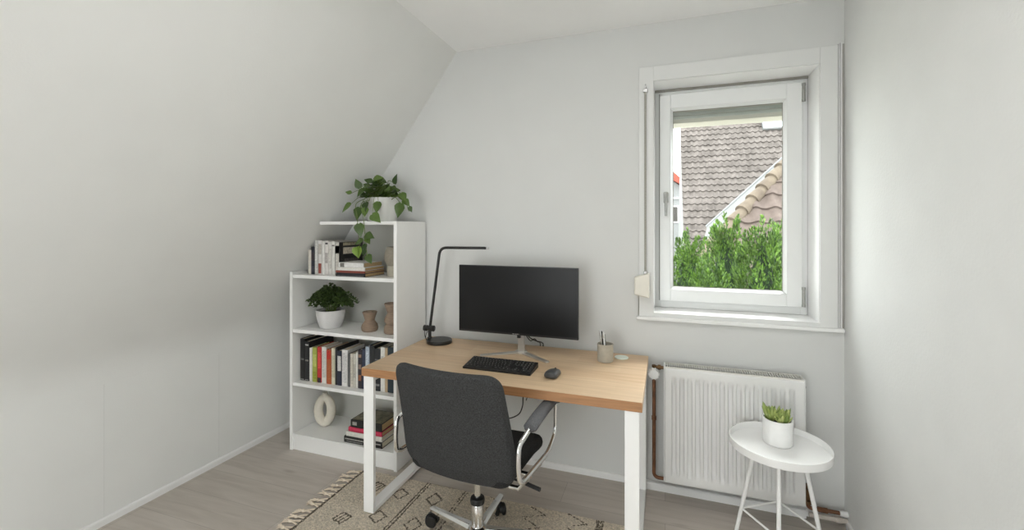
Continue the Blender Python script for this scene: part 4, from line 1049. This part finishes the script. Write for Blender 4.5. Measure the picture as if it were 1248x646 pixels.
# conifers in front of the roofs
def conifer(cx, cy, rad_, ztop, label, seed, dense=1.):
    rg = random.Random(seed)
    root = thing('conifer', label, 'conifer', (cx, cy, -3.), 0, 'conifers outside the window')
    H = ztop+3.; mb = MB()
    def plume(b, hgt, r, tilt):
        """one upright feathery spray made of many thin fans"""
        ax = Vector((tilt[0], tilt[1], 1)).normalized()
        for k in range(int(120*dense)):
            q = rg.random()**.8; a = rg.uniform(0, 2*math.pi); rr_ = r*(1-q)**.75*math.sqrt(rg.uniform(.25,1))*(.45+.55*min(1,q*4))
            p = b+ax*(q*hgt)+Vector((math.cos(a)*rr_, math.sin(a)*rr_, 0))
            d = (ax*rg.uniform(.7,1.3)+Vector((math.cos(a),math.sin(a),0))*rg.uniform(.15,.55)).normalized()
            L = rg.uniform(.022,.046); s = d.cross(Vector((math.cos(a+rg.uniform(-1,1)), math.sin(a+rg.uniform(-1,1)), .2))).normalized()*L*.16
            vs = [p-s*.5, p+s*.5, p+d*L*.55+s*1.0, p+d*L, p+d*L*.55-s*1.0]
            mb.add(vs, [(0,1,2,3,4)])
            for sg in (-1,1):
                e_ = (d+s.normalized()*sg*.9).normalized(); p2 = p+d*L*.25; s2 = e_.cross(d.cross(s)).normalized()*L*.08
                mb.add([p2-s2, p2+s2, p2+e_*L*.55], [(0,1,2)])
    zlow = 2.9                                       # lowest sprays that the window can show
    n = int(64*dense)
    for k in range(n):
        q = (k/n); z = zlow+(H-.16-zlow)*q**.9; r = rad_*min(1, ((H-z)/(H-zlow)*1.25)**.6)
        a = k*2.4+rg.uniform(-.4,.4); rr_ = r*rg.uniform(.65,1)
        plume(Vector((math.cos(a)*rr_, math.sin(a)*rr_, z-.15)), rg.uniform(.28,.50)*(1-.35*q), rg.uniform(.07,.11), (math.cos(a)*.16, math.sin(a)*.16))
    plume(Vector((0,0,H-.42)), .42, .07, (0,0)); plume(Vector((.05,-.03,H-.50)), .40, .07, (.1,-.05)); plume(Vector((-.05,-.03,H-.52)), .40, .07, (-.12,-.05))
    obj('foliage', mb, M['thuja'], root, smooth=0)
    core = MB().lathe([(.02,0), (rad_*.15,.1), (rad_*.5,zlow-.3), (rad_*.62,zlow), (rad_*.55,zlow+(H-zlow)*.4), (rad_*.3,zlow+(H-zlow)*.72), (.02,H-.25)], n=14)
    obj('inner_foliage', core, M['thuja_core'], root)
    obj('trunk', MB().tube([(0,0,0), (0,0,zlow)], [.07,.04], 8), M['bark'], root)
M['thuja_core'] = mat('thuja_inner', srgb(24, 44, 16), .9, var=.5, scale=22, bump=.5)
def at(u, y):                                        # east-west position seen through the pane at depth y
    return u*y
conifer(.115*5.0, 4.95, .27, 1.60, 'bright green conifer with the tallest tip, left of centre in the window', 1)
conifer(.182*4.4, 4.35, .27, 1.545, 'conifer standing just right of the tallest one in the window', 2)
conifer(.222*5.0, 5.0, .28, 1.54, 'conifer in front of the nearer brown roof, right of centre in the window', 3)
conifer(.045*5.9, 5.85, .30, 1.44, 'low conifer at the left edge of the window pane', 4)
conifer(.318*5.8, 5.8, .34, 1.02, 'low spreading conifer at the right edge of the pane', 5)
conifer(.085*4.1, 4.0, .20, 1.22, 'short conifer nearest the glass at the lower left of the window', 6)

# ------------------------------------------------------------------ light
wd = bpy.data.worlds.new('overcast_sky'); S.world = wd; wd.use_nodes = True
nt = wd.node_tree; bg = nt.nodes['Background']
tc = nt.nodes.new('ShaderNodeTexCoord'); sp = nt.nodes.new('ShaderNodeSeparateXYZ'); cr = nt.nodes.new('ShaderNodeValToRGB')
nt.links.new(tc.outputs['Generated'], sp.inputs[0]); nt.links.new(sp.outputs['Z'], cr.inputs[0])
cr.color_ramp.elements[0].color = (.87, .90, .905, 1); cr.color_ramp.elements[1].color = (.95, .975, .98, 1)
nt.links.new(cr.outputs[0], bg.inputs[0]); bg.inputs[1].default_value = 6.6
def area(name, loc, rot, sx, sy, power, color=(1,1,1)):
    l = bpy.data.lights.new(name, 'AREA'); l.shape = 'RECTANGLE'; l.size = sx; l.size_y = sy; l.energy = power; l.color = color
    o = bpy.data.objects.new(name, l); COL.objects.link(o); o.location = loc; o.rotation_euler = rot; return o
# unseen fill lamp added in the rear wall opening
area('rear_fill', ((wx0+wx1)/2, RY+.01, (wz0+wz1)/2), (R(90),0,0), wx1-wx0-.02, wz1-wz0-.02, 4, (1., .99, .955))
# soft unseen point lamp added as fill behind the camera
pl = bpy.data.lights.new('point_fill', 'POINT'); pl.energy = 1.5; pl.shadow_soft_size = .45; pl.color = (1., .99, .955)
po_ = bpy.data.objects.new('point_fill', pl); COL.objects.link(po_); po_.location = (-.15, -.35, 1.95)
area('overhead_fill', (-.35, .75, CZ-.04), (0,0,0), 1.3, 1.1, 11.5, (1., .995, .975))  # unseen overhead lamp added to brighten floor, desk and side table
hi = Vector((.90, 4.25, 3.35)); dq = (Vector((.05, 2.0, .6))-hi).to_track_quat('-Z', 'Y').to_euler()
area('high_fill', hi, dq, 1.7, 1.1, 150, (1., .995, .98))  # unseen lamp added high outside to brighten desk and side table
sun = bpy.data.lights.new('sun', 'SUN'); sun.energy = 1.2; sun.angle = R(25); sun.color = (1., .97, .92)
so = bpy.data.objects.new('sun', sun); COL.objects.link(so); so.rotation_euler = (R(48), R(-18), 0)
# unseen lamp added outside to brighten the right window reveal
area('reveal_fill', (-1.35, BW+1.25, 2.05), (R(90),0,R(-135)), 1.2, 1.4, 12, (.98,.99,1.))

S.view_settings.view_transform = 'Standard'; S.view_settings.look = 'None'; S.view_settings.exposure = 0.; S.view_settings.gamma = 1.

# ------------------------------------------------------------------ camera
cam = bpy.data.cameras.new('camera'); cam.sensor_width = 36; cam.sensor_fit = 'HORIZONTAL'; cam.lens = 535/1248*36
cam.shift_y = (278.1-323)/1248; cam.clip_start = .02; cam.clip_end = 300
co = bpy.data.objects.new('camera', cam); COL.objects.link(co); co.location = (0,0,1.45); co.rotation_euler = (R(90),0,.3357)
S.camera = co
